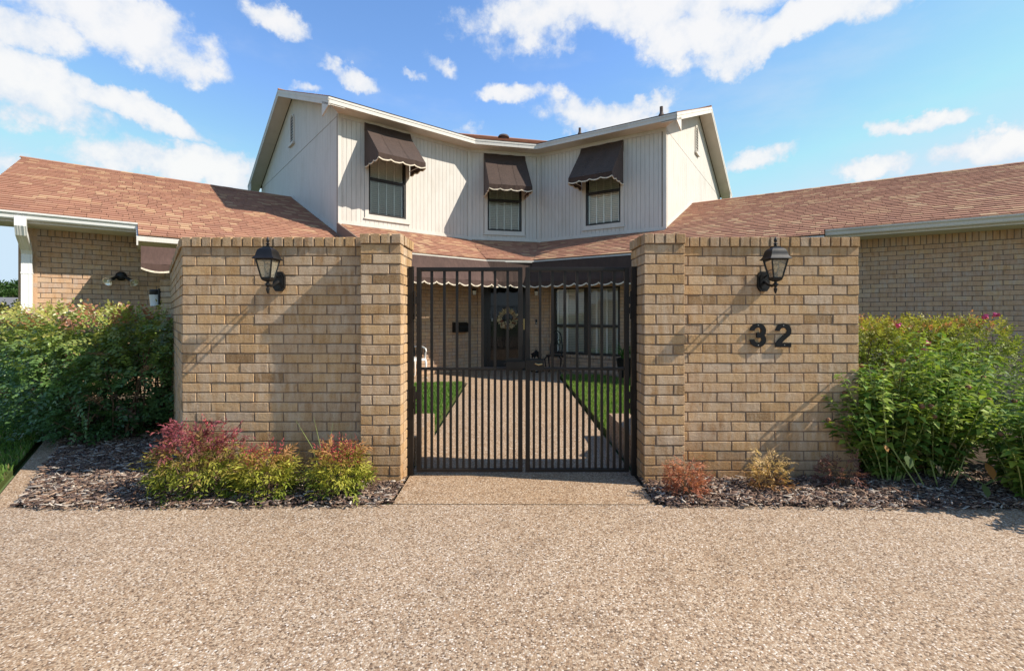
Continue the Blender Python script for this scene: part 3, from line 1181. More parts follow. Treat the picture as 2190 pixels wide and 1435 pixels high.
def shingle_mesh(w):
    k = round(w, 2)
    if k not in _sm:
        h = EXPO + 0.012
        v = [(0, 0, 0.001), (k - 0.006, 0, 0.001), (k - 0.006, h, 0.001), (0, h, 0.001), (0, 0, 0.004), (k - 0.006, 0, 0.004), (k - 0.006, h, 0.018), (0, h, 0.018)]
        me = bpy.data.meshes.new("shingle")
        me.from_pydata(v, [], [(4, 7, 6, 5), (2, 6, 7, 3), (0, 4, 5, 1), (1, 5, 6, 2), (3, 7, 4, 0)])
        me.materials.append(M_shingle)
        _sm[k] = me
    return _sm[k]


def finish_shingles(limit=300):
    sc = []
    for i, s in enumerate(SHG):
        O, T, Sx, N, q, s_hi, s_lo, rnd, th, full, t, w, par = s
        c = O + T * (t + w / 2) + Sx * ((s_hi + s_lo) / 2)
        vd = Vector((0, 0, CAMZ)) - c
        sc.append((N.dot(vd.normalized()) * w / vd.length_squared if full and in_view(c) else -1, i))
    sc.sort(reverse=True)
    pick = {i for v, i in sc[:limit] if v > 0}
    rest = {}
    for i, s in enumerate(SHG):
        O, T, Sx, N, q, s_hi, s_lo, rnd, th, full, t, w, par = s
        lift = 0.002 * th
        if i in pick:
            o = bpy.data.objects.new("shingle", shingle_mesh(w))
            C.objects.link(o)
            o.parent = par
            org = O + T * (t + 0.003) + Sx * s_hi + N * lift
            Y = Sx
            X = T
            Zv = N if X.cross(Y).dot(N) > 0 else N
            Mx = Matrix(((X.x, Y.x, Zv.x, org.x), (X.y, Y.y, Zv.y, org.y), (X.z, Y.z, Zv.z, org.z), (0, 0, 0, 1)))
            o.matrix_local = Mx
        else:
            mb = rest.setdefault(par, MB())
            n = len(q)
            top = [O + T * a + Sx * b + N * (lift + 0.004 + 0.014 * (b - s_hi) / (s_lo - s_hi)) for a, b in q]
            bot = [O + T * a + Sx * b + N * (lift + 0.001) for a, b in q]
            mb.add(top + bot, [tuple(range(n))] + [(j, (j + 1) % n, n + (j + 1) % n, n + j) for j in range(n)], rnd)
    for par, mb in rest.items():
        mb.build("shingles", M_shingle, par, kind="stuff")


def slope_frame(O, T, down_h, slope):
    Sx = Vector((down_h.x, down_h.y, -slope)).normalized()
    return O, T, Sx, 1.0 / math.sqrt(1 + slope * slope)


def deck(name, O, T, Sx, poly, thick=0.03, mat=None):
    N = T.cross(Sx)
    if N.z < 0:
        N = -N
    return MB().prism([O + T * a + Sx * b - N * 0.001 for a, b in poly], -N * thick).build(name, mat or M_deck, house)


kL = math.sqrt(1 + SL * SL)
# left wing: t runs along -dL from the gable wall, s down the slope
O = at_z(GL, RZL)
Sx = Vector((nL.x, nL.y, -SL)).normalized()
TL = -dL
pL = [[(0, 0), (3.36, 0), (3.36, 5.2 * kL), (0, 5.2 * kL)], [(3.36, 0), (5.18, 0), (5.18, 4.52 * kL), (3.36, 4.52 * kL)], [(-0.9, 3.87 * kL), (0, 3.87 * kL), (0, 5.2 * kL), (-0.9, 5.2 * kL)]]
roof_l = MB()
for pl in pL:
    N = TL.cross(Sx)
    N = N if N.z > 0 else -N
    roof_l.prism([O + TL * a + Sx * b - N * 0.001 for a, b in pl], -N * 0.03)
# rear slope of the wing
Sb = Vector((-nL.x, -nL.y, -SL)).normalized()
roof_l.sheet([O + TL * 0 + Sb * 0, O + TL * 5.18, O + TL * 5.18 + Sb * 4.6, O + TL * 0 + Sb * 4.6])
roof_l = roof_l.build("roof", M_deck, house)
shingle_field(O, TL, Sx, pL, roof_l, 3)
rl = MB()
for k in range(26):
    rl.box((k * 0.2, -0.13, 0), (k * 0.2 + 0.215, 0.0, 0.012), Matrix.Translation(O + UP * (0.012 + 0.002 * (k % 2))) @ Matrix.Translation((0, 0, 0)) @ frame(V2(0, 0), TL).to_3x3().to_4x4() @ Matrix.Rotation(0.38, 4, "X"), random.random())
    rl.box((k * 0.2, 0.0, 0), (k * 0.2 + 0.215, 0.13, 0.012), Matrix.Translation(O + UP * (0.012 + 0.002 * (k % 2))) @ frame(V2(0, 0), TL).to_3x3().to_4x4() @ Matrix.Rotation(-0.38, 4, "X"), random.random())
rl.build("ridge_cap", M_shingle, roof_l)

# right wing
O2 = at_z(GR, RZR)
Sx2 = Vector((nR.x, nR.y, -SL)).normalized()
TR = dR
pR = [[(0, 0), (3.0, 0), (3.0, 4.45 * kL), (0, 4.45 * kL)], [(3.0, 0), (6.9, 0), (6.9, 4.15 * kL), (3.0, 4.15 * kL)]]
roof_r = MB()
N = TR.cross(Sx2)
N = N if N.z > 0 else -N
for pl in pR:
    roof_r.prism([O2 + TR * a + Sx2 * b - N * 0.001 for a, b in pl], -N * 0.03)
Sb2 = Vector((-nR.x, -nR.y, -SL)).normalized()
roof_r.sheet([O2, O2 + TR * 6.9, O2 + TR * 6.9 + Sb2 * 4.6, O2 + Sb2 * 4.6])
roof_r = roof_r.build("roof", M_deck, house)
shingle_field(O2, TR, Sx2, pR, roof_r, 5)
rr_ = MB()
for k in range(34):
    fr = Matrix.Translation(O2 + UP * (0.012 + 0.002 * (k % 2))) @ frame(V2(0, 0), TR).to_3x3().to_4x4()
    rr_.box((k * 0.2, -0.13, 0), (k * 0.2 + 0.215, 0.0, 0.012), fr @ Matrix.Rotation(0.38, 4, "X"), random.random())
    rr_.box((k * 0.2, 0.0, 0), (k * 0.2 + 0.215, 0.13, 0.012), fr @ Matrix.Rotation(-0.38, 4, "X"), random.random())
rr_.build("ridge_cap", M_shingle, roof_r)

# skirt roof below the upper storey: three planes meeting in valleys
WB = Z(1.967)
EV = 2.556
EL_, ER_ = at_z(V2(-0.567, 10.30), EV), at_z(V2(0.497, 10.47), EV)
roof_s = MB()
skirts = []


def skirt(a, b, e, T, pts, seed):
    """plane through wall-base points a, b and eave point e"""
    n = (b - a).cross(e - a).normalized()
    if n.z < 0:
        n = -n
    Tt = (b - a).normalized()
    s = Tt.cross(n)
    if s.z > 0:
        s = -s
    poly = [((p - a).dot(Tt), (p - a).dot(s)) for p in pts]
    roof_s.prism([a + Tt * x + s * y - n * 0.001 for x, y in poly], -n * 0.03)
    skirts.append((a, Tt, s, [poly], seed))


B1, B2, B3, B4 = at_z(P1, WB), at_z(P2, WB), at_z(P3, WB), at_z(P4, WB + 0.005)
hl = (EL_ - B1).dot(nL)
skirt(B1, B2, EL_, dL, [B1, B2, EL_, B1 + nL * hl + UP * (EV - WB)], 11)
mid = (EL_ + ER_) / 2
skirt(B2, B3, mid, dC, [B2, B3, ER_ + UP * 0, EL_ + UP * 0], 12)
hr = (ER_ - B3).dot(nR)
skirt(B3, B4, ER_, dR, [B3, B4, B4 + nR * hr + UP * (EV - WB), ER_], 13)
roof_s = roof_s.build("skirt_roof", M_deck, house)
for (a, Tt, s, pls, sd_) in skirts:
    shingle_field(a, Tt, s, pls, roof_s, sd_)
# step flashing on the left end of the skirt
q1 = B1 + nL * hl + UP * (EV - WB)
MB().prism([B1 + UP * 0.03, q1 + UP * 0.03, q1 - UP * 0.30, B1 - UP * 0.30], -dL * 0.04).build("flashing", M_flash, roof_s)
eL_end, eR_end = q1, B4 + nR * hr + UP * (EV - WB)
fa = MB()
for a, b, n in ((eL_end, EL_, nL), (EL_, ER_, nC), (ER_, eR_end, nR)):
    fa.prism([a - UP * 0.056, b - UP * 0.056, b - UP * 0.012, a - UP * 0.012], n * 0.012)
fa.build("eave_fascia", M_soffit, roof_s)
pc = MB()
pc.sheet([at_z(eL_end, 2.50), at_z(EL_, 2.50), at_z(ER_, 2.50), at_z(eR_end, 2.50), at_z(C2 + dR * 4.2, 2.505), at_z(C2, 2.505), at_z(C1, 2.505), at_z(C1 - dL * 4.2, 2.505)])
pc.build("porch_ceiling", M_soffit, roof_s)

# --- eaves of the wings: fascia, soffit, gutter, downspout


def eave(roof, base, T, n, u, slopez, t0, t1, wall_u, gutter, name="gutter"):
    """base: point on the ridge line; eave at horizontal offset u"""
    ze = slopez - SL * u
    a, b = base + n * u + T * t0, base + n * u + T * t1
    fh = 0.15 if gutter else 0.085
    f = MB().prism([at_z(a, ze - fh), at_z(b, ze - fh), at_z(b, ze - 0.015), at_z(a, ze - 0.015)], -n * 0.022)
    f.build("fascia", M_trim, roof)
    w0, w1 = base + n * (wall_u - 0.02) + T * t0, base + n * (wall_u - 0.02) + T * t1
    sf = MB().prism([at_z(a - n * 0.023, ze - fh), at_z(b - n * 0.023, ze - fh), at_z(w1, ze - fh - 0.002), at_z(w0, ze - fh - 0.002)], (0, 0, 0.012))
    sf.build("soffit", M_soffit, roof)
    if gutter:
        prof = [(0.002, -0.02), (0.002, -0.115), (0.062, -0.115), (0.075, -0.10), (0.085, -0.06), (0.108, -0.035), (0.112, -0.012), (0.104, -0.012), (0.100, -0.032), (0.078, -0.055), (0.066, -0.105), (0.010, -0.107), (0.010, -0.02)]
        pts = [at_z(a + n * x, ze + z) for x, z in prof]
        gm = MB()
        L = (b - a).length
        gm.prism(pts, (b - a))
        return gm.build(name, M_white if gutter == 1 else M_trim, roof)


gut_l = eave(roof_l, GL, TL, nL, 4.52, RZL, 3.36, 5.18, UWL, 1)
eave(roof_l, GL, TL, nL, 5.2, RZL, -0.6, 3.36, UWL, 0)
gut_r = eave(roof_r, GR, TR, nR, 4.15, RZR, 3.02, 6.9, UWR, 2)
eave(roof_r, GR, TR, nR, 4.45, RZR, 0.0, 3.0, UWR, 0)
# end boards closing the eave step and the rake of the left wing
zl = lambda u: RZL - SL * u
rk = MB()
e5 = GL + TL * 5.18
rk.prism([at_z(e5 + nL * 0, zl(0) - 0.02), at_z(e5 + nL * 4.5, zl(4.5) - 0.02), at_z(e5 + nL * 4.5, zl(4.5) - 0.15), at_z(e5, zl(0) - 0.16)], TL * 0.02)
rk.prism([at_z(GL + TL * 3.36 + nL * 4.0, zl(4.0) - 0.03), at_z(GL + TL * 3.36 + nL * 5.2, zl(5.2) - 0.02), at_z(GL + TL * 3.36 + nL * 5.2, zl(5.2) - 0.15), at_z(GL + TL * 3.36 + nL * 4.0, zl(4.0) - 0.2)], TL * 0.02)
rk.build("rake_board", M_trim, roof_l)
# gable triangle of the left wing end
MB().prism([at_z(cl + nL * -0.1, 2.6), at_z(cl - nL * 7.6, 2.6), at_z(GL - dL * 4.73, RZL - 0.1)], dL * 0.1).build("gable_end", M_siding, roof_l)
# downspout with two elbows
dt = 4.63
dp0 = GL + TL * dt
zt = zl(4.52) - 0.10
path_d = [(4.60, zt + 0.02), (4.60, zt - 0.10), (4.54, zt - 0.20), (4.14, zt - 0.36), (4.075, zt - 0.44), (4.075, zt - 0.60), (4.075, 0.05)]
ds = MB()
prevs = None
for (u0, z0), (u1, z1) in zip(path_d[:-1], path_d[1:]):
    pass
ring = []
for i, (u, z) in enumerate(path_d):
    if i == 0:
        dv = Vector((0, -1))
    elif i == len(path_d) - 1:
        dv = Vector((0, -1))
    else:
        dv = (Vector((path_d[i + 1][0] - path_d[i - 1][0], path_d[i + 1][1] - path_d[i - 1][1]))).normalized()
    nv = Vector((-dv.y, dv.x))     # outwards/up in (u, z)
    if nv.x < 0:
        nv = -nv
    # ribbed section: across the wall w, depth dd
    sec = []
    ww, dd = 0.058, 0.04
    xs_ = [-ww, -ww * 0.72, -ww * 0.6, -ww * 0.3, -ww * 0.18, ww * 0.18, ww * 0.3, ww * 0.6, ww * 0.72, ww]
    for j, x in enumerate(xs_):
        rib = 0.0 if j in (0, 1, 3 + 0, 9) else 0.0
        dep = dd + (0.006 if j in (2, 3, 4 + 1, 6 + 1) else 0.0) * (1 if j % 2 == 0 else 0.4)
        sec.append((x, dep))
    sec += [(ww, -dd), (-ww, -dd)]
    ring.append([at_z(dp0 + nL * (u + nv.x * b) + TL * a, z + nv.y * b) for a, b in sec])
n_ = len(ring[0])
vs = [p for r in ring for p in r]
fs = [(i * n_ + k, i * n_ + (k + 1) % n_, (i + 1) * n_ + (k + 1) % n_, (i + 1) * n_ + k) for i in range(len(ring) - 1) for k in range(n_)]
ds.add(vs, fs)
ds.box((-0.062, -0.045, 1.93), (0.062, 0.052, 1.955), frame(dp0 + nL * 4.075, -TL))
ds.build("downspout", M_white, house)

# --- upper storey
WTOP = Z(4.35)
base_pts = [P1, P2, P3, P4]
segs = [(P1, P2, dL, nL), (P2, P3, dC, nC), (P3, P4, dR, nR)]
HB = 7.6      # depth of the house
back = offs(-HB)
upper = MB()
# backing wall (also closes the rear)
wins = []
SILL, HEAD = Z(2.265), Z(3.87)


def along(p, d, px):
    """distance along a wall of the point seen at column px"""
    k = (px - 1095) / 1000.0
    return (k * p.y - p.x) / (d.x - k * d.y)


wdefs = [(P1, dL, nL, 788, 867.5, 0.0), (P2, dC, nC, 1042.5, 1115.5, -0.03), (P3, dR, nR, 1253, 1327.5, 0.0)]
for (p, d, n, a, b, dz) in wdefs:
    wins.append((along(p, d, a), along(p, d, b), SILL + dz, HEAD + dz))
for (p, q, d, n), (x0, x1, z0, z1) in zip(segs, wins):
    F = frame(p, d)
    L = (q - p).length
    y0, y1 = 0.014, 0.12
    upper.box((0, y0, WB - 0.4), (x0, y1, WTOP), F)
    upper.box((x1, y0, WB - 0.4), (L, y1, WTOP), F)
    upper.box((x0, y0, WB - 0.4), (x1, y1, z0), F)
    upper.box((x0, y0, z1), (x1, y1, WTOP), F)
upper = upper.build("upper_wall", M_groove, house)
rear = MB()
rear.sheet([at_z(back[0], 3), at_z(back[1], 3), at_z(back[1], WTOP), at_z(back[0], WTOP)])
rear.sheet([at_z(back[2], 3), at_z(back[3], 3), at_z(back[3], WTOP), at_z(back[2], WTOP)])
rear.sheet([at_z(back[1], 3), at_z(back[2], 3), at_z(back[2], WTOP), at_z(back[1], WTOP)])
rear.build("rear_wall", M_siding, house)

# siding boards between the corner boards, cut round each window
bw = 0.104
for (p, q, d, n), (x0, x1, z0, z1) in zip(segs, wins):
    F = frame(p, d)
    L = (q - p).length
    n_b = int(round((L - 0.14) / bw))
    wq = (L - 0.14) / n_b
    t0, t1 = x0 - 0.09, x1 + 0.09       # boards stop at the window trim
    for k in range(n_b):
        a, b = 0.07 + k * wq + 0.0028, 0.07 + (k + 1) * wq - 0.0028
        spans = []
        if b <= t0 or a >= t1:
            spans = [(a, b, WB + 0.09, WTOP - 0.10)]
        else:
            if a < t0 - 0.02:
                spans.append((a, t0, z0 - 0.10, WTOP - 0.10))
            if b > t1 + 0.02:
                spans.append((t1, b, z0 - 0.10, WTOP - 0.10))
            spans.append((a, b, WB + 0.09, z0 - 0.10))
            spans.append((max(a, t0), min(b, t1), z1 + 0.09, WTOP - 0.10))
        for (u, v, za, zb) in spans:
            if v - u > 0.012 and zb - za > 0.03:
                MB().box((u, 0.0, za), (v, 0.0135, zb), F).build("siding_board", M_siding, upper)
    tr = MB()
    tr.box((-0.012, -0.014, WB + 0.0), (0.062, 0.0137, WTOP), F)
    tr.build("corner_board", M_trim, upper)
    tr = MB().box((L - 0.062, -0.014, WB + 0.0), (L + (0.012 if d is dR else -0.004), 0.0137, WTOP), F)
    tr.build("corner_board", M_trim, upper)
    MB().box((0.063, -0.012, WB + 0.012), (L - 0.063, 0.0134, WB + 0.088), F).build("base_trim", M_trim, upper)
    MB().box((0.063, -0.012, WTOP - 0.098), (L - 0.063, 0.0134, WTOP), F).build("frieze_board", M_trim, upper)

# upper windows
for (p, q, d, n), (x0, x1, z0, z1) in zip(segs, wins):
    F = frame(p, d)
    w = MB()
    t = 0.085
    w.box((x0 - t, -0.02, z0 - t), (x0, 0.02, z1 + t), F)
    w.box((x1, -0.02, z0 - t), (x1 + t, 0.02, z1 + t), F)
    w.box((x0, -0.0202, z0 - t), (x1, 0.02, z0), F)
    w.box((x0, -0.0202, z1), (x1, 0.02, z1 + t), F)
    w.box((x0 - t - 0.02, -0.03, z0 - t - 0.028), (x1 + t + 0.02, 0.01, z0 - t - 0.001), F)
    win = w.build("window", M_trim, house)
    fr = MB()
    zm = z0 + (z1 - z0) * 0.5
    s = 0.042
    fr.box((x0 + 0.001, -0.006, z0 + 0.001), (x0 + s, 0.05, z1), F)
    fr.box((x1 - s, -0.006, z0 + 0.001), (x1 - 0.001, 0.05, z1), F)
    fr.box((x0 + s, -0.0055, z0 + 0.001), (x1 - s, 0.05, z0 + s), F)
    fr.box((x0 + s, -0.0055, z1 - s), (x1 - s, 0.05, z1 - 0.001), F)
    fr.box((x0 + s, -0.010, zm - 0.03), (x1 - s, 0.05, zm + 0.03), F)
    fr.build("frame", M_dark, win)
    MB().sheet([F @ Vector(v) for v in ((x0 + s, 0.012, z0 + s), (x1 - s, 0.012, z0 + s), (x1 - s, 0.012, zm - 0.03), (x0 + s, 0.012, zm - 0.03))]).build("pane", M_glass, win)
    MB().sheet([F @ Vector(v) for v in ((x0 + s, 0.03, zm + 0.03), (x1 - s, 0.03, zm + 0.03), (x1 - s, 0.03, z1 - s), (x0 + s, 0.03, z1 - s))]).build("pane", M_glass, win)
    bl = MB()
    nsl = 32
    for k in range(nsl):
        zc = z0 + s + 0.03 + (z1 - z0 - 2 * s - 0.06) * (k + 0.5) / nsl
        Fk = F @ Matrix.Translation((0, 0.085, zc)) @ Matrix.Rotation(math.radians(-38), 4, "X")
        bl.box((x0 + s + 0.01, -0.024, -0.0015), (x1 - s - 0.01, 0.024, 0.0015), Fk)
    for kx in (0.0, 0.25, 0.5, 0.75, 1.0):
        xc = x0 + s + 0.03 + (x1 - x0 - 2 * s - 0.06) * kx
        bl.box((xc - 0.014, 0.058, z0 + s), (xc + 0.014, 0.062, z1 - s), F)
    bl.build("blind", M_blind, win)
    MB().box((x0 - 0.02, 0.2, z0 - 0.05), (x1 + 0.02, 0.24, z1 + 0.05), F).build("dark_room", M_interior, win)

# gable walls of grooved siding with arched louvre vents
for side, p, d, n in ((-1, P1, dL, nL), (1, P4, dR, nR)):
    bd = -n
    out = -dL if side < 0 else dR
    o = p + (d * (0.02 if side < 0 else -0.02))
    half = HB / 2
    gb = MB()
    ztop = lambda w: Z(4.45) + SL * (0.40 + (w if w < half else HB - w)) - 0.150
    gb.prism([at_z(o - out * 0.02, 3.0), at_z(o + bd * HB - out * 0.02, 3.0), at_z(o + bd * HB - out * 0.02, ztop(HB)), at_z(o + bd * half - out * 0.02, ztop(half)), at_z(o - out * 0.02, ztop(0))], -out * 0.06)
    gw = gb.build("gable_wall", M_groove, house)
    nb = 66
    sb = MB()
    for k in range(nb):
        a, b = HB * k / nb + 0.005, HB * (k + 1) / nb - 0.005
        if k == 0:
            a = 0.004
        zs = WTOP - 0.02
        off_ = 0.0005 * (k % 2)
        for za0, za1, zb0, zb1 in ((3.0, 3.0, zs - 0.004, zs - 0.004), (zs + 0.004, zs + 0.004, ztop(a), ztop(b))):
            A, B = o + bd * a - out * 0.02, o + bd * b - out * 0.02
            sb.prism([at_z(A, za0), at_z(B, za1), at_z(B, zb1), at_z(A, zb0)], out * (0.018 + off_))
    sb.build("siding_boards", M_siding, gw, kind="stuff")
    sm_ = MB()
    sm_.box((0.0, -0.002, WTOP - 0.021), (HB, 0.004, WTOP - 0.017), frame(o, bd))
    sm_.build("seam", M_groove, gw)
    # arched vent
    vc = o + bd * (half - (0.05 if side < 0 else 0.35))
    zc, vw, vh = Z(5.16), 0.20, 0.40
    arch = [(-vw, -vh), (vw, -vh), (vw, vh - vw)] + [(vw * math.cos(t), vh - vw + vw * math.sin(t)) for t in [math.pi * i / 10 for i in range(1, 10)]] + [(-vw, vh - vw)]
    inn = [(x * 0.76, -vh + 0.05 + (z + vh) * 0.9) for x, z in arch]
    fv = MB()
    A = [at_z(vc + bd * x + out * 0.03, zc + z) for x, z in arch]
    B = [at_z(vc + bd * x + out * 0.03, zc + z) for x, z in inn]
    A2 = [q - out * 0.03 for q in A]
    B2 = [q - out * 0.03 for q in B]
    na = len(arch)
    fv.add(A + B + A2 + B2, [(i, (i + 1) % na, na + (i + 1) % na, na + i) for i in range(na)] + [(i, (i + 1) % na, 2 * na + (i + 1) % na, 2 * na + i) for i in range(na)] + [(na + i, na + (i + 1) % na, 3 * na + (i + 1) % na, 3 * na + i) for i in range(na)])
    fv.prism([at_z(vc + bd * x, zc - vh - z) for x, z in ((-vw - 0.04, 0.06), (vw + 0.04, 0.06), (vw + 0.04, 0), (-vw - 0.04, 0))], out * 0.06)
    for k in range(9):
        zz = zc - vh + 0.10 + k * 0.078
        hw = vw * 0.76 if zz < zc + vh - vw else vw * 0.72 * math.sqrt(max(0.05, 1 - ((zz - (zc + vh - vw)) / vw) ** 2))
        fv.prism([at_z(vc - bd * hw + out * 0.004, zz + 0.03), at_z(vc + bd * hw + out * 0.004, zz + 0.03), at_z(vc + bd * hw + out * 0.024, zz - 0.012), at_z(vc - bd * hw + out * 0.024, zz - 0.012)], UP * 0.008)
    fv.build("louvre_vent", M_trim, gw)
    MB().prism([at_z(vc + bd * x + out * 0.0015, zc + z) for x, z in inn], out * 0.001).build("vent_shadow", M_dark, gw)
    # flashing board where the wing roof meets the gable
    zr = (RZL if side < 0 else RZR)
    wr = 3.85 if side < 0 else 2.87
    MB().prism([at_z(o + bd * wr, zr + 0.0), at_z(o, zr - SL * wr), at_z(o, zr - SL * wr + 0.085), at_z(o + bd * wr, zr + 0.085)], out * 0.012).build("flashing_board", M_trim, gw)

# --- upper roof with soffit, fascia and rakes
RAKE = 0.34
EO = 0.40
ev = offs(EO, RAKE)
rg = offs(-HB / 2, RAKE)
bk = offs(-HB - EO, RAKE)
ZE = Z(4.45)
ZR = ZE + SL * (HB / 2 + EO)
ur = MB()
for i in range(3):
    ur.prism([at_z(ev[i], ZE), at_z(ev[i + 1], ZE), at_z(rg[i + 1], ZR), at_z(rg[i], ZR)], UP * -0.025)
    ur.prism([at_z(bk[i], ZE), at_z(bk[i + 1], ZE), at_z(rg[i + 1], ZR), at_z(rg[i], ZR)], UP * -0.025)
ur = ur.build("upper_roof", M_deck, house)
for i, (d, n) in enumerate(((dL, nL), (dC, nC), (dR, nR))):
    a = at_z(rg[i], ZR)
    # field from the eave upwards along the slope
    s = Vector((n.x, n.y, -SL)).normalized()
    pts = [at_z(rg[i], ZR), at_z(rg[i + 1], ZR), at_z(ev[i + 1], ZE), at_z(ev[i], ZE)]
    poly = [((q - a).dot(d), (q - a).dot(s)) for q in pts]
    shingle_field(a, d, s, [poly], ur, 20 + i)
    for k in range(0):
        pass
edge = MB()
for i in range(3):
    n = (nL, nC, nR)[i]
    edge.prism([at_z(ev[i] + n * 0.0, ZE + 0.004), at_z(ev[i + 1], ZE + 0.004), at_z(ev[i + 1], ZE + 0.016), at_z(ev[i], ZE + 0.016)], n * 0.012)
edge.build("drip_edge", M_deck, ur)
fb = MB()
for i in range(3):
    n = (nL, nC, nR)[i]
    fb.prism([at_z(ev[i], ZE - 0.125), at_z(ev[i + 1], ZE - 0.125), at_z(ev[i + 1], ZE - 0.026), at_z(ev[i], ZE - 0.026)], -n * 0.022)
    fb.prism([at_z(ev[i] + n * 0.008, ZE - 0.045), at_z(ev[i + 1] + n * 0.008, ZE - 0.045), at_z(ev[i + 1] + n * 0.008, ZE - 0.003), at_z(ev[i] + n * 0.008, ZE - 0.003)], -n * 0.0075)
fb.build("fascia", M_trim, ur)
wl = offs(-0.01, 0.0)
ei = offs(EO - 0.023, RAKE - 0.03)
so_ = MB()
for i in range(3):
    so_.prism([at_z(wl[i], ZE - 0.118), at_z(wl[i + 1], ZE - 0.118), at_z(ei[i + 1], ZE - 0.118), at_z(ei[i], ZE - 0.118)], UP * 0.012)
so_.build("soffit", M_soffit, ur)
for side, i in ((-1, 0), (3, 3)):
    j = 0 if side < 0 else 3
    out = -dL if side < 0 else dR
    n = nL if side < 0 else nR
    r = MB()
    e, g_, b_ = ev[j], rg[j], bk[j]
    hh = 0.17
    for a, za, b, zb in ((e, ZE, g_, ZR), (g_, ZR, b_, ZE)):
        r.prism([at_z(a, za - hh), at_z(b, zb - hh), at_z(b, zb - 0.024), at_z(a, za - 0.024)], -out * 0.024)
        r.prism([at_z(a + out * 0.008, za - 0.07), at_z(b + out * 0.008, zb - 0.07), at_z(b + out * 0.008, zb - 0.002), at_z(a + out * 0.008, za - 0.002)], -out * 0.0075)
    # boxed eave return
    e_in = e - n * (EO + 0.02)
    for f_, zf in ((0.0, 0.0),):
        r.prism([at_z(e - n * 0.0, ZE - 0.13), at_z(e - n * 0.0, ZE - 0.165), at_z(e - n * 0.42, ZE - 0.165 - 0.10), at_z(e - n * 0.42, ZE + SL * 0.42 - 0.12)], -out * 0.026)
    e2 = b_
    r.prism([at_z(e2, ZE - 0.13), at_z(e2, ZE - 0.19), at_z(e2 + n * 0.42, ZE - 0.29), at_z(e2 + n * 0.42, ZE + SL * 0.42 - 0.12)], -out * 0.026)
    r.build("rake_board", M_trim, ur)
    sr = MB()
    inset = -out * (RAKE + 0.0)
    for a, za, b, zb in ((e, ZE, g_, ZR), (g_, ZR, b_, ZE)):
        sr.prism([at_z(a - out * 0.025, za - 0.155), at_z(b - out * 0.025, zb - 0.155), at_z(b + inset, zb - 0.155), at_z(a + inset, za - 0.155)], UP * 0.012)
    sr.build("rake_soffit", M_soffit, ur)
    MB().prism([at_z(e - out * 0.03, ZE - 0.26), at_z(e - out * 0.03 - n * 0.42, ZE - 0.26), at_z(e - n * 0.42 + inset, ZE - 0.26), at_z(e + inset, ZE - 0.26)][:4], UP * 0.01)
rc = MB()
for i in range(3):
    rc.tube([at_z(rg[i], ZR + 0.015), at_z(rg[i + 1], ZR + 0.015)], 0.035, 6)
rc.build("ridge_cap", M_shingle, ur)


def on_upper(i, x, v):
    """point on the upper roof above segment i, x along, v metres behind the wall"""
    p, q, d, n = segs[i]
    k = p + d * x - n * v
    return at_z(k, ZE + SL * (v + EO))


def vent_pipe(pt, h, r):
    m_ = MB().tube([pt - UP * 0.05, pt + UP * h], r, 10)
    m_.lathe([(r * 2.6, -0.02), (r * 1.4, 0.06), (r * 1.02, 0.10)], pt, 10)
    smooth_angle(m_.build("vent_pipe", M_pipe, house))


# placed where the photo shows them on the front slope
k1 = along(P3 - nR * 0.9, dR, 1240)
vent_pipe(on_upper(2, k1, 0.9), 0.20, 0.035)
k2 = along(P3 - nR * 0.6, dR, 1414.5)
vent_pipe(on_upper(2, k2, 0.6), 0.24, 0.04)
k3 = along(P2 - nC * 3.0, dC, 1077)
rv = MB().lathe([(0.12, -0.1), (0.12, 0.03), (0.185, 0.04), (0.19, 0.06), (0.155, 0.11), (0.07, 0.145), (0.02, 0.15)], on_upper(1, k3, 3.0), 16)
smooth_angle(rv.build("round_vent", M_pipe, house))
finish_shingles(300)

# --- front door
FD = frame(C1, dP)
dr = MB()
DZ = 2.10
dr.box((DX0 + 0.002, -0.03, 0.0), (DX0 + 0.09, 0.12, DZ), FD)
dr.box((DX1 - 0.09, -0.03, 0.0), (DX1 - 0.002, 0.12, DZ), FD)
dr.box((DX0 + 0.002, -0.0302, DZ), (DX1 - 0.002, 0.12, PT - 0.02), FD)
dr.box((DX0 + 0.09, -0.02, 0.0), (DX1 - 0.09, 0.14, 0.03), FD)
door = dr.build("front_door", M_blackdoor, house)
a, b = DX0 + 0.092, DX1 - 0.092
st = MB()
st.box((a, -0.022, 0.034), (a + 0.085, 0.012, DZ - 0.004), FD)
st.box((b - 0.085, -0.022, 0.034), (b, 0.012, DZ - 0.004), FD)
st.box((a + 0.085, -0.0218, 0.034), (b - 0.085, 0.012, 0.24), FD)
st.box((a + 0.085, -0.0218, DZ - 0.1), (b - 0.085, 0.012, DZ - 0.004), FD)
st.build("storm_door", M_blackdoor, door)
MB().sheet([FD @ Vector(v) for v in ((a + 0.085, -0.005, 0.24), (b - 0.085, -0.005, 0.24), (b - 0.085, -0.005, DZ - 0.1), (a + 0.085, -0.005, DZ - 0.1))]).build("storm_glass", M_doorglass, door)
dl = MB().box((a + 0.001, 0.09, 0.032), (b - 0.001, 0.13, DZ - 0.002), FD)
for (u0, u1, z0_, z1_) in ((0.16, 0.42, 0.30, 0.92), (0.52, 0.78, 0.30, 0.92), (0.16, 0.42, 1.1, 1.85), (0.52, 0.78, 1.1, 1.85)):
    dl.box((a + u0, 0.084, z0_), (a + u1, 0.0902, z0_ + 0.03), FD)
    dl.box((a + u0, 0.084, z1_ - 0.03), (a + u1, 0.0902, z1_), FD)
    dl.box((a + u0, 0.0838, z0_ + 0.03), (a + u0 + 0.03, 0.0902, z1_ - 0.03), FD)
    dl.box((a + u1 - 0.03, 0.0838, z0_ + 0.03), (a + u1, 0.0902, z1_ - 0.03), FD)
dl.build("panel_door", M_blackdoor, door)
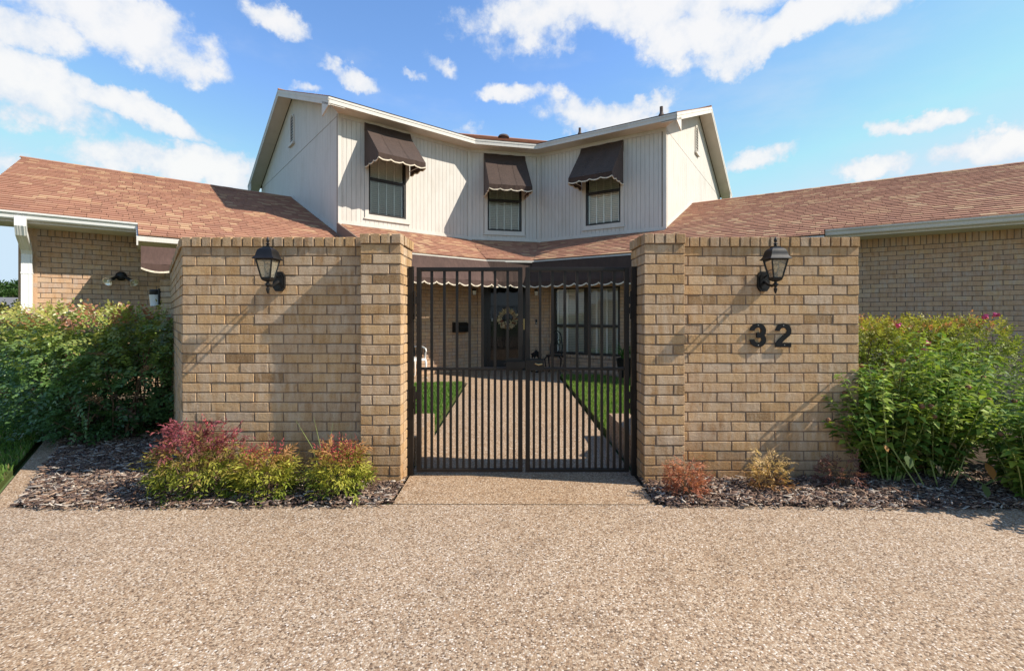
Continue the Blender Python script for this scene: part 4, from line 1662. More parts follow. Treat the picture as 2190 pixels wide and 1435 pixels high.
hd = MB().box((b - 0.062, -0.034, 0.98), (b - 0.024, -0.0222, 1.24), FD).tube([FD @ Vector((b - 0.043, -0.034, 1.12)), FD @ Vector((b - 0.043, -0.07, 1.12)), FD @ Vector((b - 0.13, -0.072, 1.12))], 0.009, 8)
hd.build("handle", M_brass, door)
MB().box((a + 0.10, 0.0, 1.18), (a + 0.14, 0.006, 1.25), FD).build("notice", M_white, door)

# --- picture window on the porch
w = MB()
s = 0.055
xm, zm = (WX0 + WX1) / 2 + 0.02, 1.08
for (x0, x1, z0, z1) in ((WX0 + 0.001, WX0 + s, WZ0, WZ1), (WX1 - s, WX1 - 0.001, WZ0, WZ1), (WX0 + s, WX1 - s, WZ0 + 0.001, WZ0 + s), (WX0 + s, WX1 - s, WZ1 - s, WZ1 - 0.001),
                         (xm - 0.055, xm + 0.055, WZ0 + s, WZ1 - s)):
    w.box((x0, 0.02, z0), (x1, 0.09, z1), FR)
pw_ = w.build("picture_window", M_dark, house)
rl_ = MB()
for x0, x1 in ((WX0 + s, xm - 0.055), (xm + 0.055, WX1 - s)):
    rl_.box((x0, 0.024, zm - 0.03), (x1, 0.086, zm + 0.03), FR)
rl_.build("meeting_rail", M_dark, pw_)
for x0, x1 in ((WX0 + s, xm - 0.055), (xm + 0.055, WX1 - s)):
    for z0, z1 in ((WZ0 + s, zm - 0.03), (zm + 0.03, WZ1 - s)):
        MB().sheet([FR @ Vector(v) for v in ((x0, 0.05, z0), (x1, 0.05, z0), (x1, 0.05, z1), (x0, 0.05, z1))]).build("pane", M_glass, pw_)
bl = MB()
for k in range(38):
    zc = WZ0 + 0.07 + k * 0.0395
    Fk = FR @ Matrix.Translation((0, 0.13, zc)) @ Matrix.Rotation(math.radians(-42), 4, "X")
    bl.box((WX0 + 0.07, -0.025, -0.0015), (WX1 - 0.07, 0.025, 0.0015), Fk)
for kx in range(7):
    xc = WX0 + 0.09 + kx * (WX1 - WX0 - 0.18) / 6
    bl.box((xc - 0.022, 0.096, WZ0 + 0.05), (xc + 0.022, 0.102, WZ1 - 0.05), FR)
bl.build("blind", M_blind, pw_)


# ------------------------------------------------------------------ awnings


def scallop(a, b, drop, n_sc, amp):
    """points along a->b whose lower edge waves between drop and drop-amp"""
    pts = []
    k = n_sc * 8
    for i in range(k + 1):
        t = i / k
        ph = (t * n_sc) % 1.0
        w_ = abs(math.sin(math.pi * ph)) ** 0.8
        pts.append((t, drop - amp * (1 - w_)))
    return pts


def valance(mb, pipe, a, b, n, drop, n_sc, amp, th=0.006, wob=0.006):
    """hanging scalloped strip with its braid"""
    pts = scallop(a, b, drop, n_sc, amp)
    k = len(pts)
    off_ = [n * (wob * math.sin(i * 1.7) + wob * 0.6 * math.sin(i * 0.63)) for i in range(k)]
    top = [a + (b - a) * t for t, _ in pts]
    low = [a + (b - a) * t - UP * dz + o for (t, dz), o in zip(pts, off_)]
    top2, low2 = [p - n * th for p in top], [p - n * th for p in low]
    mb.add(top + low + top2 + low2, [(i, i + 1, k + i + 1, k + i) for i in range(k - 1)] + [(2 * k + i, 2 * k + i + 1, 3 * k + i + 1, 3 * k + i) for i in range(k - 1)] + [(k + i, k + i + 1, 3 * k + i + 1, 3 * k + i) for i in range(k - 1)])
    hp = 0.022
    p1 = [p + n * 0.003 + UP * 0.004 for p in low]
    p0 = [p + n * 0.004 - UP * hp for p in low]
    q1, q0 = [p - n * (th + 0.006) for p in p1], [p - n * (th + 0.008) for p in p0]
    pipe.add(p1 + p0 + q1 + q0, [(i, i + 1, k + i + 1, k + i) for i in range(k - 1)] + [(2 * k + i, 2 * k + i + 1, 3 * k + i + 1, 3 * k + i) for i in range(k - 1)] + [(k + i, k + i + 1, 3 * k + i + 1, 3 * k + i) for i in range(k - 1)] + [(i, i + 1, 2 * k + i + 1, 2 * k + i) for i in range(k - 1)])


def window_awning(label, p, d, n, x0, x1, ztop, zfront, proj, mat, group):
    root = thing("window_awning", label, "awning", at_z(p + d * (x0 + x1) / 2, zfront), 0, group)
    inv = Matrix.Translation(-root.location)
    F = frame(p, d)
    mb, pp = MB(), MB()
    nn, mm = 14, 12
    zr = ztop - 0.17
    fx0, fx1 = x0 + 0.02, x1 - 0.02
    # profile: near-vertical at the wall, then out to the front bar
    prof = [(0.03, ztop), (0.10, zr + 0.03), (0.16, zr - 0.04)] + [(0.16 + (proj - 0.16) * t, zr - 0.04 + (zfront - zr + 0.04) * t) for t in (0.2, 0.4, 0.6, 0.8, 1.0)]
    grid = []
    for (y, z) in prof:
        row = []
        for i in range(nn + 1):
            u = i / nn
            sag = 0.034 * math.sin(math.pi * u) * math.sin(math.pi * min(1, (y / proj))) + 0.004 * math.sin(u * 17 + y * 6)
            row.append(F @ Vector((x0 + (x1 - x0) * u, -y + 0.3 * sag, z - sag)))
        grid.append(row)
    vs = [q for r in grid for q in r]
    w_ = nn + 1
    fs = [(i * w_ + k, i * w_ + k + 1, (i + 1) * w_ + k + 1, (i + 1) * w_ + k) for i in range(len(prof) - 1) for k in range(nn)]
    mb.add(vs, fs)
    sea = MB()
    for kc in (4, 5, 9, 10):
        if kc in (5, 10):
            continue
        ptsA = [r[kc] + n * 0.004 + UP * 0.003 for r in grid]
        ptsB = [r[kc].lerp(r[kc + 1], 0.14) + n * 0.004 + UP * 0.003 for r in grid]
        kk = len(ptsA)
        sea.add([inv @ q for q in ptsA] + [inv @ q for q in ptsB], [(i, i + 1, kk + i + 1, kk + i) for i in range(kk - 1)])
    # side cheeks
    for x in (x0, x1):
        side_pts = [F @ Vector((x, -y, z)) for y, z in prof] + [F @ Vector((x, -0.012, zfront - 0.01)), F @ Vector((x, -0.012, ztop))]
        mb.add(side_pts, [tuple(range(len(side_pts)))])
    a, b = F @ Vector((x0, -proj, zfront)), F @ Vector((x1, -proj, zfront))
    valance(mb, pp, a, b, n, 0.125, 4, 0.035)
    sgn = -d
    valance(mb, pp, F @ Vector((x0, -0.015, zfront)), a, sgn, 0.135, 3, 0.035)
    valance(mb, pp, b, F @ Vector((x1, -0.015, zfront)), d, 0.135, 3, 0.035)
    for m_, nm, mt in ((mb, "canopy", mat), (pp, "scalloped_trim", M_piping)):
        m_.v = [tuple(inv @ Vector(q)) for q in m_.v]
        smooth_angle(m_.build(nm, mt, root, fix=False), 50)
    sea.build("seams", mat, root, kind="stuff", fix=False)
    arm = MB()
    for x in (x0 + 0.012, x1 - 0.012):
        arm.tube([inv @ (F @ Vector((x, -0.02, zfront - 0.02))), inv @ (F @ Vector((x, -proj + 0.012, zfront - 0.02)))], 0.009, 6)
    arm.tube([inv @ (F @ Vector((x0 + 0.01, -proj + 0.012, zfront - 0.02))), inv @ (F @ Vector((x1 - 0.01, -proj + 0.012, zfront - 0.02)))], 0.009, 6)
    arm.build("awning_arm", M_white, root)
    return root


GA = "brown canvas awnings over the upper windows"
awd = [(P1, dL, nL, 779, 876.5, "brown window awning on the sunlit left upper wall, shaded wall edge to its right", 4.28, 3.42),
       (P2, dC, nC, 1035, 1122, "brown window awning over the narrow middle upper window between the two wings", 4.24, 3.24),
       (P3, dR, nR, 1243.8, 1333.7, "dark brown window awning on the shaded right upper wall", 4.24, 3.30)]
for (p, d, n, xa, xb, lab, zt_, zf_) in awd:
    window_awning(lab, p, d, n, along(p, d, xa), along(p, d, xb), Z(zt_), Z(zf_) , 0.77, M_awning, GA)


def strip_awning(label, a, b, n, ztop, zbot, out, n_sc, mat, group, ripple=0.012):
    """long awning hanging under an eave from a to b"""
    root = thing("porch_awning", label, "awning", at_z((a + b) / 2, zbot), 0, group)
    inv = -root.location
    mb, pp = MB(), MB()
    nn, mm = 60, 6
    vs = []
    for j in range(mm + 1):
        v = j / mm
        for i in range(nn + 1):
            u = i / nn
            q = a + (b - a) * u + n * (0.02 + out * v + ripple * math.sin(u * 40 + v) * math.sin(u * 13.7) * v)
            vs.append(at_z(q, ztop + (zbot - ztop) * v - 0.02 * math.sin(math.pi * v)) + inv)
    w_ = nn + 1
    mb.add(vs, [(j * w_ + i, j * w_ + i + 1, (j + 1) * w_ + i + 1, (j + 1) * w_ + i) for j in range(mm) for i in range(nn)])
    A, B = at_z(a + n * (0.02 + out), zbot) + inv, at_z(b + n * (0.02 + out), zbot) + inv
    valance(mb, pp, A, B, n, 0.11, n_sc, 0.05)
    smooth_angle(mb.build("canopy", mat, root, fix=False), 50)
    pp.build("scalloped_trim", M_piping, root, fix=False)
    return root


GP = "long porch awnings under the skirt eave"
ELf, ERf = V2(EL_.x, EL_.y), V2(ER_.x, ER_.y)
strip_awning("faded brown porch awning left of the front door, lit by the sun", ELf - dL * 2.2 + nL * 0.02, ELf + dL * 0.24 + nL * 0.02, nL, 2.515, 2.06, 0.20, 9, M_awning2, GP)
c0 = ELf + nC * 0.02
c1 = isect(c0, dC, ERf + nR * 0.02, dR)
strip_awning("dark brown porch awning above the black front door", c0 - dC * 0.02, c1 + dC * 0.05, nC, 2.515, 2.06, 0.11, 4, M_awning, GP, 0.004)
strip_awning("dark brown porch awning above the picture window right of the door", ERf + nR * 0.02 - dR * 0.03, ERf + nR * 0.02 + dR * 2.4, nR, 2.515, 2.06, 0.11, 9, M_awning, GP, 0.004)
# small awning under the low eave of the left wing
wa = GL + nL * 5.2 + TL * 3.33
wing_aw = strip_awning("weathered brown awning under the low eave of the left wing behind the courtyard wall", wa, wa - TL * 1.7, nL, 2.335, 2.07, 0.12, 4, M_awning2, None, 0.006)
wing_aw.name = "eave_awning"

# ------------------------------------------------------------------ gate
YG = 3.86
GZ0, GZ1, GZM = 0.028, 1.711, 0.876


def gate_leaf(label, x0, x1, hinge_side):
    root = thing("gate_leaf", label, "gate", ((x0 + x1) / 2, YG, 0.0), 0, "leaves of the black iron gate")
    o = lambda lo, hi: ((lo[0] - root.location.x, lo[1] - YG, lo[2]), (hi[0] - root.location.x, hi[1] - YG, hi[2]))
    t, h = 0.037, 0.0185

    def part(nm, *boxes, bev=0.003):
        m_ = MB()
        for lo, hi in boxes:
            m_.box(*o(lo, hi))
        ob = m_.build(nm, M_gate, root)
        md = ob.modifiers.new("edge", "BEVEL")
        md.width, md.segments, md.limit_method = bev, 2, "ANGLE"
        return ob

    part("stile", ((x0, YG - h, GZ0), (x0 + t, YG + h, GZ1)))
    part("stile", ((x1 - t, YG - h, GZ0), (x1, YG + h, GZ1)))
    part("top_rail", ((x0 + t, YG - h + 0.0005, GZ1 - 0.033), (x1 - t, YG + h - 0.0005, GZ1 - 0.0005)))
    part("bottom_rail", ((x0 + t, YG - h + 0.0005, GZ0 + 0.0005), (x1 - t, YG + h - 0.0005, GZ0 + 0.027)))
    part("middle_rail", ((x0 + t, YG - 0.012, GZM - 0.0115), (x1 - t, YG + 0.012, GZM + 0.0115)))
    n = 8
    w = (x1 - x0 - t) / n
    s = 0.0105
    for k in range(1, n):
        xc = x0 + t / 2 + w * k
        m_ = MB()
        m_.box(*o((xc - s, YG - s, GZM + 0.0117), (xc + s, YG + s, GZ1 - 0.0335)))
        m_.box(*o((xc - s, YG - s, GZ0 + 0.0275), (xc + s, YG + s, GZM - 0.0117)))
        m_.build("picket", M_gate, root)
    for k in range(n):
        xc = x0 + t / 2 + w * (k + 0.5)
        MB().box(*o((xc - s * 0.95, YG - s, GZ0 + 0.0275), (xc + s * 0.95, YG + s, GZM - 0.0117))).build("short_picket", M_gate, root)
    hx = x0 if hinge_side < 0 else x1
    for hz in ((1.40, 0.23), (0.62, 0.23)):
        m_ = MB()
        xx = hx + hinge_side * 0.014 - root.location.x
        m_.tube([(xx, -0.022, hz[0] - hz[1] / 2), (xx, -0.022, hz[0] - 0.006)], 0.0085, 8)
        m_.tube([(xx, -0.022, hz[0] + 0.006), (xx, -0.022, hz[0] + hz[1] / 2)], 0.0085, 8)
        m_.tube([(xx, -0.022, hz[0] - 0.02), (xx, -0.022, hz[0] + 0.02)], 0.0055, 8)
        lo, hi = sorted((xx, xx - hinge_side * 0.04))
        m_.box((lo, -0.024, hz[0] + 0.01), (hi, -0.0188, hz[0] + 0.07))
        m_.build("hinge", M_gate, root)
    return root, o


gl, oL = gate_leaf("left leaf of the black iron gate, with the scrolled latch bar", -0.785, 0.087, -1)
gr, oR = gate_leaf("right leaf of the black iron gate, next to the numbered wall", 0.111, 0.963, 1)
# latch: plate and keeper on the left leaf, lock box on the right
m_ = MB().box(*oL((-0.052, YG - 0.024, 0.862), (0.0865, YG - 0.0190, 0.965)))
m_.build("latch_plate", M_gate, gl)
m_ = MB().box(*oL((-0.046, YG - 0.050, 0.885), (0.105, YG - 0.0245, 0.938)))
scr = [(-0.046 - 0.004 - 0.014 * math.cos(t) * (1 - t / 9), YG - 0.037, 0.912 + 0.018 * math.sin(t) * (1 - t / 9) + 0.0) for t in [i * 0.45 for i in range(14)]]
m_.tube([(p_[0] - gl.location.x, p_[1] - YG, p_[2]) for p_ in scr], 0.005, 6)
m_.box(*oL((0.020, YG - 0.056, 0.878), (0.028, YG - 0.0505, 0.945)))
m_.build("latch_bar", M_gate, gl)
m_ = MB().box(*oR((0.1115, YG - 0.024, 0.862), (0.262, YG - 0.0190, 0.962)))
m_.box(*oR((0.112, YG - 0.052, 0.868), (0.258, YG - 0.0245, 0.952)))
m_.box(*oR((0.130, YG - 0.058, 0.872), (0.138, YG - 0.0525, 0.948)))
m_.build("lock_box", M_gate, gr)
m_ = MB().tube([(0.187 - gr.location.x, -0.06, 0.925), (0.215 - gr.location.x, -0.068, 0.916), (0.245 - gr.location.x, -0.062, 0.921)], [0.005, 0.008, 0.006], 8)
smooth_angle(m_.build("thumb_lever", M_brass, gr))
for x, lab in ((-0.8325, "square black gate post against the left brick pillar"), (1.0045, "square black gate post against the right brick pillar")):
    root = thing("gate_post", lab, "post", (x, YG, 0), 0, "posts of the black iron gate")
    o_ = MB().box((-0.0205, -0.0205, -0.02), (0.0205, 0.0205, 1.712)).build("post_tube", M_gate, root)
    md = o_.modifiers.new("edge", "BEVEL")
    md.width, md.segments = 0.003, 2
    MB().box((-0.022, -0.022, 1.7125), (0.022, 0.022, 1.716)).build("post_cap", M_gate, root)
    m_ = MB()
    for hz in (1.40, 0.62):
        lo, hi = sorted((0.02 if x < 0 else -0.02, 0.045 if x < 0 else -0.045))
        m_.box((lo, -0.0245, hz - 0.07), (hi - 0.012 if x < 0 else hi, -0.0195, hz - 0.02))
    m_.build("hinge_plate", M_gate, root)

# ------------------------------------------------------------------ wall lanterns


def wall_lantern(label, x, xplate):
    root = thing("wall_lantern", label, "lantern", (x, YW - 0.187, 1.48), 0, "black coach lanterns on the front wall")
    r2 = math.sqrt(2)
    q = math.pi / 4
    sq = lambda prof: [(r * r2 * 0.77, z) for r, z in prof]
    # ogee roof, square section
    roof = MB().lathe(sq([(0.098, 0.258), (0.105, 0.262), (0.094, 0.272), (0.083, 0.285), (0.077, 0.305), (0.070, 0.325), (0.055, 0.340), (0.034, 0.350), (0.034, 0.358), (0.022, 0.360)]), (0, 0, 0), 4, q)
    smooth_angle(roof.build("lantern_roof", M_black, root), 40)
    fin = MB().lathe([(0.011, 0.359), (0.012, 0.366), (0.007, 0.372), (0.017, 0.378), (0.010, 0.384), (0.006, 0.388), (0.012, 0.400), (0.010, 0.415), (0.003, 0.432)], (0, 0, 0), 10)
    smooth_angle(fin.build("finial", M_black, root))
    cage = MB()
    tw, bw_ = 0.060, 0.034
    for sx in (-1, 1):
        for sy in (-1, 1):
            cage.tube([(sx * bw_, sy * bw_, 0.122), (sx * tw, sy * tw, 0.258)], 0.0062, 5)
    cage.lathe(sq([(0.018, 0.092), (0.040, 0.102), (0.047, 0.116), (0.047, 0.124), (0.030, 0.124)]), (0, 0, 0), 4, q)
    cage.lathe(sq([(0.080, 0.25), (0.083, 0.258), (0.02, 0.2585)]), (0, 0, 0), 4, q)
    cage.build("cage", M_black, root)
    for k in range(4):
        a = k * math.pi / 2
        R = Matrix.Rotation(a, 4, "Z")
        MB().sheet([R @ Vector(v) for v in ((-bw_, -bw_ + 0.002, 0.124), (bw_, -bw_ + 0.002, 0.124), (tw, -tw + 0.002, 0.256), (-tw, -tw + 0.002, 0.256))]).build("pane", M_lampglass, root)
    MB().lathe([(0.017, 0.120), (0.017, 0.155), (0.014, 0.158)], (0, 0, 0), 12).build("bulb_socket", M_black, root)
    bulb = MB().lathe([(0.012, 0.158), (0.016, 0.17), (0.024, 0.19), (0.026, 0.205), (0.020, 0.222), (0.008, 0.232)], (0, 0, 0), 12)
    b_ = bulb.build("bulb", M_bulb, root, smooth=True)
    fl = MB()
    for k in range(4):
        a = k * math.pi / 2 + 0.4
        fl.tube([(0.006 * math.cos(a), 0.006 * math.sin(a), 0.165), (0.013 * math.cos(a), 0.013 * math.sin(a), 0.185), (0.004 * math.cos(a), 0.004 * math.sin(a), 0.212)], 0.0013, 5)
    fl.build("filament", M_brass, b_)
    low = MB().lathe([(0.010, 0.095), (0.010, 0.082), (0.020, 0.074), (0.020, 0.066), (0.010, 0.056), (0.008, 0.046), (0.014, 0.040), (0.013, 0.032), (0.010, 0.016), (0.003, 0.0)], (0, 0, 0), 10)
    smooth_angle(low.build("drop_finial", M_black, root))
    arm = MB().tube([(0, 0.0, 0.070), (0.0, 0.05, 0.062), (0, 0.10, 0.075), (0, 0.15, 0.10), (0, 0.17, 0.105)], [0.012, 0.011, 0.010, 0.012, 0.014], 8)
    arm.tube([(0, 0.17, 0.13), (0, 0.12, 0.15), (0, 0.075, 0.13), (0, 0.045, 0.11)], [0.007, 0.006, 0.006, 0.004], 6)
    smooth_angle(arm.build("arm", M_black, root))
    oct_ = [(0.046 * sx, 0.078 * sz) for sx, sz in ((-1, -0.6), (-0.55, -1), (0.55, -1), (1, -0.6), (1, 0.6), (0.55, 1), (-0.55, 1), (-1, 0.6))]
    pl = MB().prism([(x_, 0.187 - 0.026, 0.105 + z_) for x_, z_ in oct_], (0, 0.028, 0))
    pl.prism([(x_ * 0.72, 0.187 - 0.034, 0.105 + z_ * 0.75) for x_, z_ in oct_], (0, 0.0085, 0))
    pl.build("back_plate", M_black, root)
    return root


wall_lantern("black coach lantern on the left courtyard wall above the red tipped shrubs", -1.858, 0)
wall_lantern("black coach lantern on the right courtyard wall above the numerals", 2.005, 0)

# ------------------------------------------------------------------ numerals


def ribbon(path, w, cap=False):
    """flat stroke outline of a path in (x, z)"""
    L, R = [], []
    n = len(path)
    for i, (x, z) in enumerate(path):
        dx = path[min(i + 1, n - 1)][0] - path[max(i - 1, 0)][0]
        dz = path[min(i + 1, n - 1)][1] - path[max(i - 1, 0)][1]
        l = math.hypot(dx, dz)
        nx, nz = -dz / l, dx / l
        L.append((x + nx * w / 2, z + nz * w / 2))
        R.append((x - nx * w / 2, z - nz * w / 2))
    return L, R


def numeral(label, x, z, strokes, screws):
    root = thing("house_numeral", label, "house number", (x, YW - 0.001, z), 0, "black numerals on the right wall")
    mb = MB()
    for i, path in enumerate(strokes):
        L, R = ribbon(path, 0.036)
        n = len(path)
        y0, y1 = -0.016 - 0.0004 * i, -0.006
        vs = [(a, y0, b) for a, b in L] + [(a, y0, b) for a, b in R] + [(a, y1, b) for a, b in L] + [(a, y1, b) for a, b in R]
        fs = []
        for k in range(n - 1):
            fs += [(k, k + 1, n + k + 1, n + k), (2 * n + k, 3 * n + k, 3 * n + k + 1, 2 * n + k + 1), (k, 2 * n + k, 2 * n + k + 1, k + 1), (n + k, n + k + 1, 3 * n + k + 1, 3 * n + k)]
        fs += [(0, n, 3 * n, 2 * n), (n - 1, 3 * n - 1, 4 * n - 1, 2 * n - 1)]
        mb.add(vs, fs)
    mb.build("digit", M_digit, root)
    sm_ = MB()
    for sx, sz in screws:
        sm_.lathe([(0.0035, 0), (0.003, 0.0015), (0.001, 0.002)], (sx, -0.0168, sz), 8, axis=Matrix.Rotation(math.pi / 2, 3, "X"))
        sm_.tube([(sx, -0.007, sz), (sx, 0.004, sz)], 0.003, 6)
    sm_.build("screw", M_reflector, root)


def arc(cx, cz, r, a0, a1, n=14, rz=None):
    rz = rz or r
    return [(cx + r * math.cos(math.radians(a0 + (a1 - a0) * i / n)), cz + rz * math.sin(math.radians(a0 + (a1 - a0) * i / n))) for i in range(n + 1)]


h_ = 0.095
three = [[(-0.046, 0.036)] + arc(0, 0.036, 0.046, 172, -62, 18, 0.042) + [(0.004, 0.0035), (-0.010, 0.0035)], [(-0.010, -0.0035), (0.004, -0.0035)] + arc(0, -0.036, 0.046, 62, -172, 18, 0.042) + [(-0.046, -0.034)]]
numeral("black numeral 3 on the right courtyard wall beside the numeral 2", 1.963, 1.157, three, [(0, 0.080), (0, -0.079)])
two = [[(-0.046, 0.034)] + arc(0, 0.034, 0.046, 170, -38, 18, 0.043) + [(0.012, -0.012), (-0.020, -0.042), (-0.041, -0.066), (-0.044, -0.080)], [(-0.0615, -0.0775), (0.062, -0.0775)]]
numeral("black numeral 2 on the right courtyard wall to the right of the 3", 2.165, 1.157, two, [(0, 0.078), (0.008, -0.0775)])

# ------------------------------------------------------------------ things on the house walls


def jar_light(name, label, loc, rz, scale=1.0, group=None):
    root = thing(name, label, "wall light", loc, rz, group)
    s_ = scale
    MB().box((-0.05 * s_, -0.018 * s_, -0.10 * s_), (0.05 * s_, 0.0, 0.11 * s_)).build("back_plate", M_black, root)
    smooth_angle(MB().lathe([(0.072 * s_, 0.0), (0.074 * s_, 0.005 * s_), (0.074 * s_, 0.058 * s_), (0.062 * s_, 0.068 * s_), (0.01 * s_, 0.07 * s_)], (0, -0.085 * s_, 0.03 * s_), 18).build("cap", M_black, root))
    MB().tube([(0, -0.02 * s_, 0.07 * s_), (0, -0.06 * s_, 0.07 * s_)], 0.02 * s_, 8).build("arm", M_black, root)
    smooth_angle(MB().lathe([(0.052 * s_, -0.125 * s_), (0.060 * s_, -0.12 * s_), (0.073 * s_, 0.022 * s_), (0.077 * s_, 0.029 * s_), (0.02 * s_, 0.0295 * s_)], (0, -0.085 * s_, 0.0), 18).build("glass_jar", M_frost, root))
    return root


GPL = "jar lights either side of the front door"
tl_ = along(C1, dL, 1012)
lp = C1 + dL * tl_
jar_light("porch_light", "small white jar light on the brick left of the front door", at_z(lp, 1.90), math.atan2(dL.y, dL.x), 0.62, GPL)
lp2 = C1 + dP * 1.42
jar_light("porch_light", "small white jar light on the brick between the front door and the picture window", at_z(lp2, 1.89), math.atan2(dP.y, dP.x), 0.62, GPL)
# jar light on the pier behind the flared wall: on its left cheek
far = V2(-2.644, YW) + V2(-0.609, 0.793) * 3.1
jar_light("wall_light", "black capped white jar light on the end pier at the left hedge", (far.x - 0.155, far.y + 0.06, 1.565), -math.pi / 2, 1.0)

# twin flood light on the left wing
ft = 3.565
fp = GL + nL * (UWL + 0.0) - dL * ft
root = thing("flood_light", "twin headed black flood light on the left wing brick wall", "flood light", at_z(fp, 1.93), math.atan2(dL.y, dL.x))
smooth_angle(MB().lathe([(0.075, 0.0), (0.075, 0.012), (0.066, 0.030), (0.045, 0.042), (0.01, 0.045)], (0, 0.002, 0.03), 18, axis=Matrix.Rotation(math.pi / 2, 3, "X")).build("base", M_black, root))
for sx in (-1, 1):
    a0_, a1_ = Vector((sx * 0.045, -0.035, 0.02)), Vector((sx * 0.125, -0.10, -0.04))
    hd_ = MB().tube([a0_, a1_], [0.022, 0.026], 12)
    head = smooth_angle(hd_.build("lamp_head", M_black, root))
    ax = (Vector((sx * 0.55, -0.65, -0.52))).normalized()
    qd = ax.to_track_quat("Z", "Y").to_matrix()
    smooth_angle(MB().lathe([(0.022, -0.02), (0.028, 0.0), (0.050, 0.035), (0.068, 0.062), (0.070, 0.068), (0.064, 0.068), (0.045, 0.045), (0.008, 0.03)], a1_ + ax * 0.01, 18, axis=qd).build("flood_bulb", M_reflector, head))
    smooth_angle(MB().lathe([(0.002, 0.03), (0.02, 0.035), (0.022, 0.05), (0.01, 0.06), (0.001, 0.062)], a1_ + ax * 0.01, 12, axis=qd).build("lens", M_frost, head))

# mailbox
mt_ = along(C1, dL, 982)
mp = C1 + dL * mt_
root = thing("mailbox", "black wall mailbox on the brick left of the front door", "mailbox", at_z(mp, 0.93), math.atan2(dL.y, dL.x))
MB().prism([(-0.19, 0, 0), (-0.19, -0.11, 0), (-0.19, -0.135, 0.14), (-0.19, -0.05, 0.215), (-0.19, 0, 0.225)], (0.38, 0, 0)).build("box", M_black, root)
MB().prism([(-0.2, 0.0, 0.227), (-0.2, -0.05, 0.218), (-0.2, -0.142, 0.142), (-0.2, -0.146, 0.118), (-0.2, -0.152, 0.118), (-0.2, -0.150, 0.146), (-0.2, -0.052, 0.226), (-0.2, 0.0, 0.234)], (0.40, 0, 0)).build("lid", M_black, root)

# door bell
root = thing("door_bell", "small black door bell on the brick right of the front door", "door bell", at_z(C1 + dP * 1.42, 1.17), math.atan2(dP.y, dP.x))
MB().box((-0.022, -0.02, -0.06), (0.022, -0.001, 0.06)).build("case", M_black, root)
smooth_angle(MB().lathe([(0.013, 0), (0.012, 0.004), (0.004, 0.006)], (0, -0.02, -0.03), 14, axis=Matrix.Rotation(math.pi / 2, 3, "X")).build("button", M_reflector, root))

# wreath on the storm door
wc = FD @ Vector((0.72, -0.05, 1.245))
root = thing("wreath", "pale corn husk wreath hanging on the black front door", "wreath", wc, math.atan2(dP.y, dP.x))
n = 420
th = rng.random(n) * 2 * math.pi
rad = 0.165 + rng.normal(0, 0.022, n)
pos = np.stack([rad * np.cos(th), -0.02 - 0.03 * rng.random(n), rad * np.sin(th)], 1)
ax = np.stack([np.cos(th) * rng.normal(0.7, 0.6, n) - np.sin(th) * rng.normal(0.6, 0.6, n), rng.normal(-0.35, 0.4, n), np.sin(th) * rng.normal(0.7, 0.6, n) + np.cos(th) * rng.normal(0.6, 0.6, n)], 1)
cb = np.array([0.78, 0.64, 0.42]) * (0.45 + 0.8 * rng.random((n, 1)))
cb[rng.random(n) < 0.12] = (0.20, 0.05, 0.03)
V, F, c = leaves(LEAF_LANCE, pos, ax, np.tile(np.array([0.0, -1, 0.2]), (n, 1)) + rng.normal(0, 0.4, (n, 3)), 0.06 + 0.06 * rng.random(n), 0.022 + 0.02 * rng.random(n), cb)
numesh("husk", V, F, c, M_leaf, root, "stuff")
MB().tube([(0.16 * math.cos(t), -0.01, 0.16 * math.sin(t)) for t in [i * 2 * math.pi / 24 for i in range(25)]], 0.018, 6).build("ring", M_bark, root)

# ------------------------------------------------------------------ porch furniture


